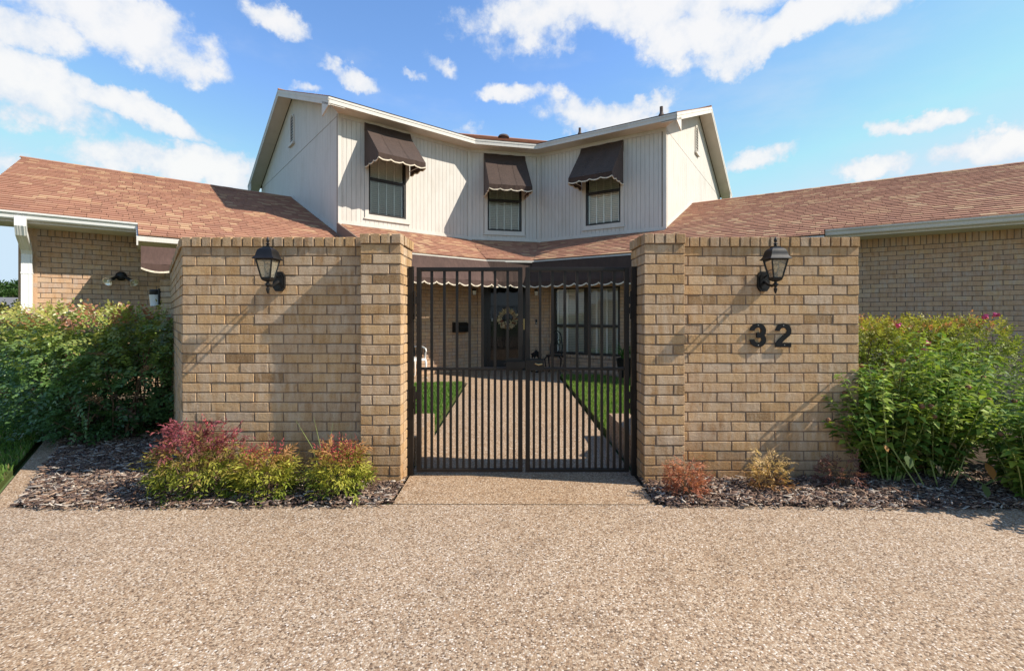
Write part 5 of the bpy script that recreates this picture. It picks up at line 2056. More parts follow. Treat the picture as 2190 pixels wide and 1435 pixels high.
def garden_bench():
    """white cast bench with dark lattice back, seen behind the left post"""
    rz = math.atan2(dL.y, dL.x)
    root = thing("garden_bench", "white cast iron bench with dark scrolled back behind the left gate leaf", "bench", (-2.34, 9.75, 0), rz)
    L = 0.95
    leg = MB()
    for sx in (-1, 1):
        x = sx * L / 2
        for y0, sgn in ((-0.22, -1), (0.22, 1)):
            leg2 = MB().tube([(x, y0, 0.40), (x, y0 + sgn * 0.035, 0.32), (x, y0 + sgn * 0.02, 0.20), (x, y0 + sgn * 0.01, 0.08), (x, y0 + sgn * 0.05, 0.0)], [0.022, 0.025, 0.018, 0.014, 0.02], 8)
            smooth_angle(leg2.build("leg", M_white, root))
    st = MB()
    for k in range(9):
        y = -0.22 + k * 0.055
        st.box((-L / 2 + 0.01, y - 0.018, 0.40), (L / 2 - 0.01, y + 0.018, 0.418))
    st.box((-L / 2, -0.245, 0.375), (L / 2, -0.225, 0.42))
    st.box((-L / 2, 0.245, 0.375), (L / 2, 0.265, 0.42))
    st.build("seat", M_white, root)
    bk_ = MB()
    rim = [(-L / 2, 0.25, 0.42), (-L / 2, 0.28, 0.62), (-L / 2 * 0.9, 0.30, 0.74), (-L / 2 * 0.5, 0.31, 0.78), (0, 0.31, 0.86), (L / 2 * 0.5, 0.31, 0.78), (L / 2 * 0.9, 0.30, 0.74), (L / 2, 0.28, 0.62), (L / 2, 0.25, 0.42)]
    bk_.tube(rim, 0.016, 7)
    smooth_angle(bk_.build("back_rim", M_black, root))
    lat = MB()
    for k in range(13):
        x = -L / 2 + 0.05 + k * (L - 0.1) / 12
        pts = [(x + 0.05 * math.sin(t * 6.3 + k), 0.25 + 0.055 * t, 0.43 + 0.33 * t) for t in [i / 9 for i in range(10)]]
        lat.tube(pts, 0.008, 5)
    for k in range(9):
        x = -L / 2 + 0.1 + k * (L - 0.2) / 8
        lat.tube([(x + 0.045 * math.cos(t), 0.275, 0.59 + 0.06 * math.sin(t)) for t in [i * 0.63 for i in range(11)]], 0.007, 5)
    lat.build("back_lattice", M_black, root)
    for sx in (-1, 1):
        x = sx * L / 2
        ar = MB().tube([(x, 0.27, 0.64), (x, 0.10, 0.66), (x, -0.12, 0.65), (x, -0.24, 0.62), (x, -0.26, 0.57), (x, -0.23, 0.53), (x, -0.22, 0.42)], 0.016, 7)
        smooth_angle(ar.build("armrest", M_white, root))
        pn = MB()
        for k in range(5):
            pn.tube([(x, -0.18 + k * 0.09 + 0.02 * math.sin(t * 6), 0.42 + 0.22 * t) for t in [i / 6 for i in range(7)]], 0.008, 5)
        pn.build("arm_scroll", M_black, root)


garden_bench()


def ornate_chair():
    rz = math.atan2(dR.y, dR.x) + 0.25
    root = thing("ornate_chair", "small black cast metal chair standing before the picture window", "chair", (0.98, 10.75, 0), rz)
    smooth_angle(MB().lathe([(0.19, 0.395), (0.205, 0.40), (0.205, 0.415), (0.19, 0.422), (0.02, 0.423)], (0, 0, 0), 18).build("seat", M_black, root), 30)
    for sx in (-1, 1):
        for sy in (-1, 1):
            lg = MB().tube([(sx * 0.13, sy * 0.13, 0.40), (sx * 0.19, sy * 0.18, 0.34), (sx * 0.175, sy * 0.165, 0.20), (sx * 0.15, sy * 0.145, 0.08), (sx * 0.18, sy * 0.17, 0.0)], [0.02, 0.018, 0.013, 0.011, 0.016], 7)
            smooth_angle(lg.build("leg", M_black, root))
    bk_ = MB().tube([(-0.13, 0.15, 0.41), (-0.14, 0.19, 0.60), (-0.11, 0.21, 0.80), (-0.09, 0.22, 0.90), (0, 0.22, 0.98), (0.09, 0.22, 0.90), (0.11, 0.21, 0.80), (0.14, 0.19, 0.60), (0.13, 0.15, 0.41)], 0.014, 7)
    smooth_angle(bk_.build("back_frame", M_black, root))
    sc_ = MB()
    for sx in (-1, 1):
        sc_.tube([(sx * (0.02 + 0.05 * math.sin(t * 5.5)), 0.16 + 0.06 * t, 0.43 + 0.48 * t) for t in [i / 14 for i in range(15)]], 0.009, 6)
        sc_.tube([(sx * (0.055 + 0.04 * math.cos(t)), 0.2, 0.70 + 0.06 * math.sin(t)) for t in [i * 0.63 for i in range(11)]], 0.008, 6)
    sc_.tube([(0.0, 0.16, 0.43), (0, 0.22, 0.95)], 0.009, 6)
    sc_.build("back_scroll", M_black, root)


ornate_chair()


def floor_lantern():
    root = thing("candle_lantern", "black metal candle lantern with ring on the porch floor between door and chair", "lantern", (0.57, 10.95, 0), 0.3)
    for sx in (-1, 1):
        for sy in (-1, 1):
            MB().box((sx * 0.075 - 0.009, sy * 0.075 - 0.009, 0.03), (sx * 0.075 + 0.009, sy * 0.075 + 0.009, 0.40)).build("post", M_black, root)
    MB().box((-0.095, -0.095, 0.0), (0.095, 0.095, 0.03)).build("base", M_black, root)
    ar = MB()
    for k in range(4):
        R = Matrix.Rotation(k * math.pi / 2, 4, "Z")
        ar.tube([R @ Vector((0.07 * math.cos(t), -0.075, 0.33 + 0.06 * math.sin(t))) for t in [math.pi * i / 8 for i in range(9)]], 0.012, 5)
        ar.box((-0.075, -0.082, 0.385), (0.075, -0.068, 0.405), R)
    ar.build("arch", M_black, root)
    MB().lathe([(0.15, 0.40), (0.15, 0.408), (0.10, 0.44), (0.05, 0.48), (0.025, 0.50), (0.02, 0.515)], (0, 0, 0), 4, math.pi / 4).build("lantern_roof", M_black, root)
    MB().tube([(0.022 * math.cos(t), 0, 0.535 + 0.022 * math.sin(t)) for t in [i * 2 * math.pi / 12 for i in range(13)]], 0.004, 5).build("ring", M_black, root)
    MB().lathe([(0.035, 0.031), (0.035, 0.20), (0.03, 0.21)], (0, 0, 0), 12).build("candle", M_piping, root)


floor_lantern()


def potted_plant():
    root = thing("potted_plant", "green strap leaved plant with orange flower in a tall dark pot", "plant", (2.30, 9.55, 0))
    smooth_angle(MB().lathe([(0.10, 0.0), (0.105, 0.02), (0.15, 0.30), (0.17, 0.42), (0.18, 0.45), (0.155, 0.45), (0.14, 0.42), (0.02, 0.41)], (0, 0, 0), 20).build("pot", M_blackdoor, root))
    n = 70
    th = rng.random(n) * 2 * math.pi
    parts = []
    L = 0.30 + 0.2 * rng.random(n)
    p0 = np.stack([0.05 * np.cos(th), 0.05 * np.sin(th), np.full(n, 0.42)], 1)
    tilt = 0.5 + 0.7 * rng.random(n)
    prev = p0
    for k in range(4):
        a = tilt * (0.35 + 0.5 * k)
        ax = np.stack([np.cos(th) * np.sin(a), np.sin(th) * np.sin(a), np.cos(a)], 1)
        nxt = prev + ax * (L / 4)[:, None]
        side = np.stack([-np.sin(th), np.cos(th), np.zeros(n)], 1)
        w0, w1 = 0.012 * (1 - k / 5), 0.012 * (1 - (k + 1) / 4.4)
        V = np.stack([prev - side * w0, prev + side * w0, nxt + side * w1, nxt - side * w1], 1).reshape(-1, 3)
        F = np.array([(0, 1, 2), (0, 2, 3)])[None] + (np.arange(n) * 4)[:, None, None]
        cc = np.repeat(np.array([0.07, 0.17, 0.035]) * (0.6 + 0.8 * rng.random((n, 1))), 4, axis=0)
        parts.append((V, F.reshape(-1, 3), cc))
        prev = nxt
    V, F, c = merge(parts)
    numesh("foliage", V, F, c, M_leaf, root, "stuff")
    fl = MB().tube([(0.1, 0, 0.45), (0.13, -0.02, 0.62), (0.15, -0.02, 0.70)], 0.005, 5)
    fl.build("stalk", M_cane, root)
    MB().lathe([(0.005, 0), (0.03, 0.02), (0.035, 0.06), (0.015, 0.10), (0.002, 0.12)], (0.15, -0.02, 0.70), 10).build("flower", M_orange, root)


potted_plant()

# ------------------------------------------------------------------ mulch


def point_in(poly, x, y):
    ins = np.zeros(len(x), bool)
    n = len(poly)
    for i in range(n):
        x0, y0 = poly[i]
        x1, y1 = poly[(i + 1) % n]
        cnd = ((y0 > y) != (y1 > y)) & (x < (x1 - x0) * (y - y0) / ((y1 - y0) + 1e-12) + x0)
        ins ^= cnd
    return ins


def sample_poly(poly, n):
    xs = [p[0] for p in poly]
    ys = [p[1] for p in poly]
    out = np.zeros((0, 2))
    while len(out) < n:
        x = rng.uniform(min(xs), max(xs), n * 2)
        y = rng.uniform(min(ys), max(ys), n * 2)
        k = point_in(poly, x, y)
        out = np.concatenate([out, np.stack([x[k], y[k]], 1)])
    return out[:n]


def chips(name, poly, n, big=1.0):
    p = sample_poly(poly, n)
    L = (0.018 + 0.075 * rng.random(n) ** 2.0) * big
    Wd = (0.005 + 0.013 * rng.random(n) ** 1.5) * big
    H = (0.002 + 0.005 * rng.random(n)) * big
    th = rng.normal(0.1, 0.75, n)
    el = rng.normal(0, 0.22, n)
    roll = rng.normal(0, 0.45, n)
    z = 0.008 + 0.035 * rng.random(n) ** 1.3
    a = np.stack([np.cos(th) * np.cos(el), np.sin(th) * np.cos(el), np.sin(el)], 1)
    s = np.stack([-np.sin(th), np.cos(th), np.zeros(n)], 1)
    u = np.cross(a, s)
    s2 = s * np.cos(roll)[:, None] + u * np.sin(roll)[:, None]
    u2 = np.cross(a, s2)
    c0 = np.stack([p[:, 0], p[:, 1], z], 1)
    tv = np.array([(-1, -1, -1), (1, -0.7, -1), (1, 0.6, -1), (-1, 1, -1), (-0.9, -0.8, 1), (0.92, -0.6, 1), (0.85, 0.5, 1), (-0.95, 0.75, 1)]) / 2
    V = c0[:, None] + tv[None, :, 0:1] * L[:, None, None] * a[:, None] + tv[None, :, 1:2] * Wd[:, None, None] * s2[:, None] + tv[None, :, 2:3] * H[:, None, None] * u2[:, None]
    Fq = np.array([(4, 5, 6, 7), (0, 1, 5, 4), (1, 2, 6, 5), (2, 3, 7, 6), (3, 0, 4, 7)])
    F = Fq[None] + (np.arange(n) * 8)[:, None, None]
    r = rng.random(n)
    pal = 1.4 * np.array([(0.085, 0.055, 0.043), (0.16, 0.10, 0.072), (0.25, 0.175, 0.125), (0.30, 0.255, 0.215), (0.105, 0.075, 0.065), (0.40, 0.35, 0.29), (0.055, 0.04, 0.035)])
    idx = rng.choice(len(pal), n, p=[0.2, 0.22, 0.19, 0.13, 0.14, 0.05, 0.07])
    cc = pal[idx] * (0.75 + 0.5 * r[:, None])
    o = numesh(name, V.reshape(-1, 3), F.reshape(-1, 4), np.repeat(cc, 8, axis=0), M_chip, None, "stuff")
    return o


near_l = [(-0.848, 3.252), (-0.86, 3.72), (-2.60, 3.76), (-4.0, 5.5), (-4.6, 6.2), (-5.6, 6.4), (-5.02, 5.3), (-4.165, 4.2), (-3.395, 3.205)]
near_r = [(1.01, 3.238), (4.3, 3.160), (4.6, 3.9), (2.84, 4.0), (2.80, 3.72), (1.02, 3.72)]
tag(chips("mulch", near_l, 17000), "grey brown shredded bark mulch in the bed left of the gate", "mulch")
tag(chips("mulch", near_r, 10500), "grey brown shredded bark mulch in the bed right of the gate", "mulch")
# a few strays on the drive
stray = [(-3.2, 3.15), (-0.9, 3.19), (-0.9, 3.25), (-3.35, 3.20)]
tag(chips("stray_bark", stray, 420, 0.8), "stray bark flakes spilled on the drive before the left bed", "bark flakes")
stray = [(1.05, 3.19), (4.2, 3.10), (4.2, 3.17), (1.05, 3.24)]
tag(chips("stray_bark", stray, 420, 0.8), "stray bark flakes spilled on the drive before the right bed", "bark flakes")

# ------------------------------------------------------------------ lawns


def lawn(name, poly, n, h0, label, z0=0.0, cols=((0.055, 0.12, 0.018), (0.13, 0.20, 0.035)), wd=0.0042):
    g = MB()
    g.prism([(x, y, -0.055) for x, y in poly], (0, 0, 0.055 + z0))
    structure("lawn_soil", g, M_soil_green)
    p = sample_poly(poly, n)
    th = rng.random(n) * 2 * math.pi
    lean = rng.normal(0, 0.45, n)
    h = h0 * (0.55 + 0.7 * rng.random(n))
    pn = np.sin(p[:, 0] * 5.1 + 1.3 * np.sin(p[:, 1] * 3.7)) * np.sin(p[:, 1] * 4.3 + p[:, 0])
    base = np.stack([p[:, 0], p[:, 1], np.full(n, z0 - 0.002)], 1)
    d = np.stack([np.cos(th), np.sin(th), np.zeros(n)], 1)
    s = np.stack([-np.sin(th), np.cos(th), np.zeros(n)], 1) * wd * (0.7 + 0.6 * rng.random((n, 1)))
    mid_ = base + d * (h * np.sin(lean) * 0.4)[:, None] + np.array([0, 0, 1.0]) * (h * 0.6)[:, None]
    tip = base + d * (h * np.sin(lean) * 1.1)[:, None] + np.array([0, 0, 1.0]) * (h * np.cos(lean))[:, None]
    V = np.stack([base - s, base + s, mid_ + s * 0.8, mid_ - s * 0.8, tip], 1)
    F = np.array([(0, 1, 2), (0, 2, 3), (3, 2, 4)])[None] + (np.arange(n) * 5)[:, None, None]
    t = np.clip(rng.random(n) * 0.8 + 0.25 * pn + 0.1, 0, 1)[:, None]
    cc = np.array(cols[0]) * (1 - t) + np.array(cols[1]) * t
    dry = rng.random(n) < 0.08
    cc[dry] = (0.30, 0.25, 0.11)
    o = numesh(name, V.reshape(-1, 3), F.reshape(-1, 3), np.repeat(cc, 5, axis=0), M_grass, None, "stuff")
    return tag(o, label, "grass")


M_soil_green = plain("thatch", (0.075, 0.095, 0.03), 1.0, 0.05, var=0.4, scale=60)
lawn("grass", [(-5.0, 5.1), (-0.90, 5.1), (-0.93, 9.15), (-2.0, 9.0), (-4.2, 7.5)], 60000, 0.045, "short green lawn left of the path inside the gate", 0.012, ((0.085, 0.19, 0.028), (0.17, 0.30, 0.055)))
lawn("grass", [(1.06, 5.1), (5.0, 5.1), (4.6, 8.0), (2.3, 9.4), (1.9, 10.1), (1.04, 10.1)], 60000, 0.05, "short green lawn right of the path inside the gate", 0.03, ((0.095, 0.20, 0.028), (0.22, 0.33, 0.06)))
sL = [(-3.67, 3.225), (-3.67 + aS.x * 5.8, 3.225 + aS.y * 5.8), (-12, 8.6), (-12, 3.37), (-9, 3.32)]
lawn("grass", sL, 85000, 0.05, "shaded lawn at the far left beside the concrete edging", -0.005, ((0.08, 0.16, 0.03), (0.19, 0.29, 0.055)), 0.005)
lawn("grass", [(4.75, 3.35), (9, 3.3), (9, 6.8), (6.0, 6.0)], 40000, 0.06, "bright green lawn at the far right beyond the flowering plants", -0.005, ((0.07, 0.15, 0.02), (0.18, 0.28, 0.05)), 0.005)

# ------------------------------------------------------------------ shrubs


def lerp_cols(stops, t):
    t = np.clip(t, 0, 1)
    xs = np.array([s[0] for s in stops])
    cs = np.array([s[1] for s in stops])
    return np.stack([np.interp(t, xs, cs[:, i]) for i in range(3)], 1)


def nandina(label, x, y, rx, ry, h, n, stops, group, leaf=0.036, canes=26, airy=0.25, redtips=0):
    root = thing("nandina_shrub", label, "shrub", (x, y, 0.0), 0, group)
    st = MB()
    for k in range(canes):
        a = random.random() * 6.28
        r_ = 0.72 * math.sqrt(random.random())
        tx, ty, tz = rx * r_ * math.cos(a), ry * r_ * math.sin(a), h * (0.55 + 0.4 * random.random()) * (1 - 0.35 * r_ * r_)
        bx, by = tx * 0.25, ty * 0.25
        st.tube([(bx, by, 0), ((bx + tx) * 0.52, (by + ty) * 0.52, tz * 0.5), (tx, ty, tz)], [0.004, 0.003, 0.0018], 5)
    st.build("cane", M_bark, root)
    # frond points through the outer volume
    u = rng.random(n)
    th = rng.random(n) * 2 * math.pi
    rr = np.sqrt(rng.random(n))
    zz = 0.10 + 0.85 * u
    rad = np.sqrt(np.clip(1 - ((zz - 0.38) / 0.68) ** 2, 0.03, 1)) * (0.45 + 0.55 * rr)
    lump = 1 + 0.16 * np.sin(3 * th + x * 5) + 0.10 * np.sin(5 * th + zz * 4)
    pos = np.stack([rx * rad * np.cos(th) * lump, ry * rad * np.sin(th) * lump, h * zz * (1 + airy * (rng.random(n) - 0.5) * (zz > 0.6))], 1)
    pos += rng.normal(0, 0.12, (n, 3)) * np.array([rx, ry, h * 0.6])
    pos[:, 2] = np.maximum(pos[:, 2], 0.03)
    out = np.stack([np.cos(th), np.sin(th), np.zeros(n)], 1)
    ax = out * (0.75 + 0.3 * rng.random((n, 1))) + np.array([0, 0, 1.0]) * (rng.normal(0.35, 0.5, n) + 0.5 * (zz - 0.4))[:, None] + rng.normal(0, 0.35, (n, 3))
    hue = rng.normal(0, 0.13, n)

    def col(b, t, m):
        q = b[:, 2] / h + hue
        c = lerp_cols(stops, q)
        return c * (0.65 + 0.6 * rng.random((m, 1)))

    V, F, c = sprays(pos, ax, np.tile(np.array([0, 0, 1.0]), (n, 1)) + rng.normal(0, 0.3, (n, 3)), 7, leaf * 2.0, leaf, leaf * 0.30, LEAF_LANCE, col, 0.75, True, 0.25, 0.25)
    parts = [(V, F, c)]
    if redtips:
        m = redtips
        a = rng.random(m) * 2 * math.pi
        r_ = np.sqrt(rng.random(m)) * 0.85
        z0 = h * (0.80 + 0.32 * rng.random(m)) * (1 - 0.25 * r_ ** 2)
        p = np.stack([rx * r_ * np.cos(a), ry * r_ * np.sin(a), z0], 1)
        red = np.array([0.42, 0.075, 0.085])
        V, F, c = sprays(p, np.tile(np.array([0, 0, 1.0]), (m, 1)) + rng.normal(0, 0.25, (m, 3)), rng.normal(0, 1, (m, 3)), 8, leaf * 2.6, leaf * 0.55, leaf * 0.17, LEAF_LANCE,
                         lambda b, t, k: red * (0.7 + 0.6 * rng.random((k, 1))), 0.8, True, 0.15)
        parts.append((V, F, c))
    V, F, c = merge(parts)
    numesh("foliage", V, F, c, M_leaf, root, "stuff")
    return root


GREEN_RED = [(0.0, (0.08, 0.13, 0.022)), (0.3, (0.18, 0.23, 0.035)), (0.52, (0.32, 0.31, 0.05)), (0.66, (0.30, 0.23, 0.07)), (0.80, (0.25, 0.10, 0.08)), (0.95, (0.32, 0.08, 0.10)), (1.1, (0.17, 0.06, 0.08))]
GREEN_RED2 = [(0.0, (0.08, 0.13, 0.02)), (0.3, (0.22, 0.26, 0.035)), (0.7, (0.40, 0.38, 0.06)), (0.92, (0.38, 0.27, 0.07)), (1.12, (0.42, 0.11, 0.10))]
GN = "red tipped shrubs in the bed left of the gate"
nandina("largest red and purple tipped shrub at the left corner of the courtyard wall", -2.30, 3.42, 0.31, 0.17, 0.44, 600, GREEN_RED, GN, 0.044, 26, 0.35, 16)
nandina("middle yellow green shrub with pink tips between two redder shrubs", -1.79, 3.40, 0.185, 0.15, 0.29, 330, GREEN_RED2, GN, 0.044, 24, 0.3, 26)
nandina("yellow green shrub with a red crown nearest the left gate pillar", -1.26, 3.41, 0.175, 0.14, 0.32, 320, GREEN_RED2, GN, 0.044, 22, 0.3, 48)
DRY1 = [(0.0, (0.24, 0.085, 0.05)), (0.5, (0.42, 0.15, 0.085)), (1.0, (0.50, 0.21, 0.12))]
DRY2 = [(0.0, (0.34, 0.12, 0.06)), (0.35, (0.42, 0.24, 0.09)), (0.7, (0.55, 0.36, 0.14)), (1.0, (0.60, 0.42, 0.20))]
DRY3 = [(0.0, (0.13, 0.055, 0.045)), (0.6, (0.20, 0.085, 0.07)), (1.0, (0.26, 0.13, 0.10))]
GD = "withered shrubs in the bed right of the gate"
nandina("withered coppery red shrub in the mulch beside the right gate pillar", 1.26, 3.38, 0.125, 0.10, 0.22, 260, DRY1, GD, 0.028, 20, 0.4, 0)
nandina("withered straw coloured shrub in the mulch below the numerals", 1.92, 3.50, 0.13, 0.09, 0.23, 210, DRY2, GD, 0.028, 18, 0.6, 0)
nandina("small dark maroon withered shrub at the right end of the numbered wall", 2.50, 3.55, 0.16, 0.11, 0.20, 120, DRY3, GD, 0.028, 14, 0.5, 0)


def clumps_shell(boxes, n):
    """points in the outer part of a union of ellipsoids (centre, radii); also outward direction"""
    vols = np.array([a[3] * a[4] * a[5] for a in boxes]) ** 0.67
    idx = rng.choice(len(boxes), n, p=vols / vols.sum())
    B = np.array(boxes)[idx]
    d = unit(rng.normal(0, 1, (n, 3)))
    r = 0.55 + 0.47 * rng.random(n) ** 0.6
    p = B[:, :3] + d * B[:, 3:6] * r[:, None]
    # drop those deep inside another clump
    keep = np.ones(n, bool)
    for b in boxes:
        q = (p - np.array(b[:3])) / np.array(b[3:6])
        keep &= (np.linalg.norm(q, axis=1) > 0.52)
    return p[keep], unit(d / B[:, 3:6])[keep]


def stems(name, boxes, root, n, base_r, mat, seed=0):
    st = MB()
    for k in range(n):
        b = random.choice(boxes)
        tx, ty, tz = (b[i] + random.uniform(-0.7, 0.7) * b[3 + i] for i in range(3))
        bx, by = b[0] + random.uniform(-0.3, 0.3) * b[3], b[1] + random.uniform(-0.3, 0.3) * b[4]
        m1 = ((bx * 0.6 + tx * 0.4) + random.uniform(-0.05, 0.05), (by * 0.6 + ty * 0.4) + random.uniform(-0.05, 0.05), tz * 0.5)
        st.tube([(bx, by, 0), m1, (tx, ty, tz)], [base_r, base_r * 0.7, base_r * 0.25], 5)
    return st.build(name, mat, root)


# left hedge: long pinnate fronds
hc = Vector((-5.0, 5.6, 0))
root = thing("hedge", "dense dark green hedge with bronze tips beside the flared left courtyard wall", "hedge", hc)
BL = [(-4.15, 5.05, 0.66, 0.42, 0.42, 0.66), (-4.75, 5.15, 0.68, 0.5, 0.5, 0.68), (-5.35, 5.6, 0.72, 0.55, 0.5, 0.70), (-6.0, 6.0, 0.74, 0.55, 0.5, 0.68), (-6.55, 6.35, 0.72, 0.45, 0.45, 0.66),
      (-4.25, 5.35, 1.02, 0.40, 0.40, 0.36), (-4.8, 5.5, 1.05, 0.5, 0.45, 0.33), (-5.35, 5.85, 1.06, 0.5, 0.45, 0.33), (-5.95, 6.2, 1.06, 0.5, 0.45, 0.33), (-6.5, 6.5, 1.06, 0.4, 0.4, 0.32),
      (-4.35, 4.85, 0.40, 0.35, 0.35, 0.34), (-5.0, 5.05, 0.36, 0.4, 0.35, 0.30), (-4.65, 6.1, 0.95, 0.45, 0.4, 0.44), (-5.5, 6.5, 0.95, 0.5, 0.4, 0.42), (-4.05, 5.45, 0.62, 0.36, 0.4, 0.5), (-4.2, 5.7, 0.4, 0.35, 0.4, 0.4)]
p, d = clumps_shell(BL, 4300)
k = p[:, 2] > 0.06
p, d = p[k], d[k]
# flat clipped top
p[:, 2] = np.where(p[:, 2] > 1.30, 1.30 - 0.06 * rng.random(len(p)), p[:, 2])
n = len(p)
ax = d * np.array([1, 1, 0.4]) + rng.normal(0, 0.55, (n, 3)) + np.array([0, -0.1, 0.05])
tone = rng.random(n)


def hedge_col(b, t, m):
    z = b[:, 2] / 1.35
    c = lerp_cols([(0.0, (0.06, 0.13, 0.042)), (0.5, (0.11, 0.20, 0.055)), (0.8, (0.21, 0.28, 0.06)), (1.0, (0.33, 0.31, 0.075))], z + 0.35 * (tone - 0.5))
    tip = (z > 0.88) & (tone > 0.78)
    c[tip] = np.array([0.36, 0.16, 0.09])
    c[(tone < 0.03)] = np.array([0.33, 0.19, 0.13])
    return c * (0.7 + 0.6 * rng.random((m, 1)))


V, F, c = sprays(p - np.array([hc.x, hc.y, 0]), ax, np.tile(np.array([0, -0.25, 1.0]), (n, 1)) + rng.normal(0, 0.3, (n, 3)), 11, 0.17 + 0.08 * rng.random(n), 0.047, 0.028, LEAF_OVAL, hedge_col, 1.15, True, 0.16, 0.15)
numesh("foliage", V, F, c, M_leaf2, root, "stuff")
stems("branch", [(b[0] - hc.x, b[1] - hc.y, *b[2:]) for b in BL], root, 70, 0.012, M_bark)

# right hedge: small leaves, a few pink flowers
hc = Vector((4.4, 5.0, 0))
root = thing("hedge", "clipped yellow green hedge with pink flowers beyond the numbered wall", "hedge", hc)
BR = [(3.75, 4.75, 0.62, 0.45, 0.42, 0.66), (4.3, 4.8, 0.64, 0.45, 0.42, 0.66), (4.75, 4.85, 0.64, 0.40, 0.40, 0.66), (3.7, 4.8, 0.98, 0.42, 0.40, 0.30), (4.2, 4.85, 0.98, 0.42, 0.4, 0.30), (4.72, 4.85, 1.0, 0.36, 0.38, 0.31),
      (3.5, 5.3, 0.8, 0.4, 0.4, 0.5), (4.3, 5.3, 0.8, 0.5, 0.4, 0.5)]
p, d = clumps_shell(BR, 5600)
k = p[:, 2] > 0.06
p, d = p[k], d[k]
p[:, 2] = np.where(p[:, 2] > 1.245, 1.245 - 0.06 * rng.random(len(p)), p[:, 2])
n = len(p)
tone2 = rng.random(n)


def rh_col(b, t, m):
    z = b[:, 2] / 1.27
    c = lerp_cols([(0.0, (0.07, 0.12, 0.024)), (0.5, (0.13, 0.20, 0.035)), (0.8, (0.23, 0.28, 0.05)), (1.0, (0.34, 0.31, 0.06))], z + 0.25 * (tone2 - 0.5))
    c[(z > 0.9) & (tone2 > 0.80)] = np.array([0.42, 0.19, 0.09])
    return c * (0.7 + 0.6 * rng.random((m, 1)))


ax = d * np.array([1, 1, 0.6]) + rng.normal(0, 0.5, (n, 3)) + np.array([0, 0, 0.35])
V, F, c = sprays(p - np.array([hc.x, hc.y, 0]), ax, rng.normal(0, 0.5, (n, 3)) + np.array([0, -0.2, 1.0]), 7, 0.07 + 0.04 * rng.random(n), 0.030, 0.016, LEAF_OVAL, rh_col, 0.95, True, 0.25)
numesh("foliage", V, F, c, M_leaf, root, "stuff")
stems("branch", [(b[0] - hc.x, b[1] - hc.y, *b[2:]) for b in BR], root, 50, 0.012, M_bark)
for (fx, fy, fz) in ((4.78, 4.62, 1.32), (4.68, 4.62, 1.30), (3.72, 4.50, 1.22), (3.95, 4.45, 1.05), (3.93, 4.46, 0.98)):
    pf = MB()
    c0_ = Vector((fx, fy, fz)) - hc
    pf.lathe([(0.003, -0.02), (0.016, -0.004), (0.018, 0.01), (0.006, 0.018)], c0_, 7)
    for k in range(10):
        v = Vector((random.gauss(0, 1), random.gauss(0, 1), random.gauss(0.3, 1))).normalized()
        u_ = v.orthogonal().normalized() * 0.014
        w_ = v.cross(u_).normalized() * 0.012
        c_ = c0_ + v * 0.012
        pf.add([c_ - u_, c_ - w_ + v * 0.018, c_ + u_, c_ + w_ + v * 0.018], [(0, 1, 2, 3)])
    pf.build("flower", M_pink, root, fix=False)


# tall leafy flowering plants on the right
def tall_plant(label, x, y, h, spread, nst, group, seed, lean=(0, 0)):
    root = thing("tall_flowering_plant", label, "plant", (x, y, 0), 0, group)
    r_ = random.Random(seed)
    g_ = np.random.default_rng(seed)
    st, hd_ = MB(), MB()
    parts = []
    for k in range(nst):
        a = r_.random() * 6.28
        rad = spread * math.sqrt(r_.random())
        tip = Vector((rad * math.cos(a) + lean[0] * r_.random(), rad * math.sin(a) + lean[1] * r_.random(), h * (0.62 + 0.42 * r_.random()) * (1 - 0.28 * (rad / spread) ** 2)))
        b = Vector((tip.x * 0.22, tip.y * 0.22, 0.0))
        mid_ = b.lerp(tip, 0.5) + Vector((r_.uniform(-0.03, 0.03), r_.uniform(-0.03, 0.03), 0.05))
        pts = [b, b.lerp(mid_, 0.5) + Vector((0, 0, 0.03)), mid_, mid_.lerp(tip, 0.5) + Vector((0, 0, 0.02)), tip]
        st.tube(pts, [0.0055, 0.005, 0.0042, 0.0034, 0.002], 5)
        nl = 23
        pos, axs, up, ln, cl_ = [], [], [], [], []
        for i in range(nl):
            t = 0.10 + 0.90 * i / (nl - 1)
            fi = t * 4
            j = min(3, int(fi))
            q = pts[j].lerp(pts[j + 1], fi - j)
            for sgn in (0, 1):
                aa = i * 1.57 + sgn * math.pi + r_.uniform(-0.5, 0.5)
                pos.append(q[:])
                axs.append((math.cos(aa), math.sin(aa), r_.uniform(-0.5, 0.5)))
                up.append((r_.gauss(0, 0.25), r_.gauss(0, 0.25), 1))
                ln.append((0.092 - 0.04 * abs(t - 0.45)) * r_.uniform(0.7, 1.25))
                g0 = np.array((0.12, 0.21, 0.035)) if r_.random() < 0.5 else np.array((0.27, 0.35, 0.06))
                if t < 0.4 and r_.random() < 0.05:
                    g0 = np.array((0.30, 0.16, 0.07))
                cl_.append(g0 * r_.uniform(0.65, 1.3))
        ln = np.array(ln)
        parts.append(leaves(LEAF_LANCE, np.array(pos), np.array(axs), np.array(up), ln, ln * 0.52, np.array(cl_)))
        if r_.random() < 0.22:
            c_ = tip + Vector((0, 0, 0.015))
            MB().lathe([(0.004, -0.015), (0.017, -0.004), (0.02, 0.006), (0.012, 0.018), (0.003, 0.022)], c_, 7).build("seed_head", M_maroon, root)
    st.build("stalk", M_cane, root)
    V, F, c = merge(parts)
    numesh("foliage", V, F, c, M_leaf, root, "stuff")
    return root


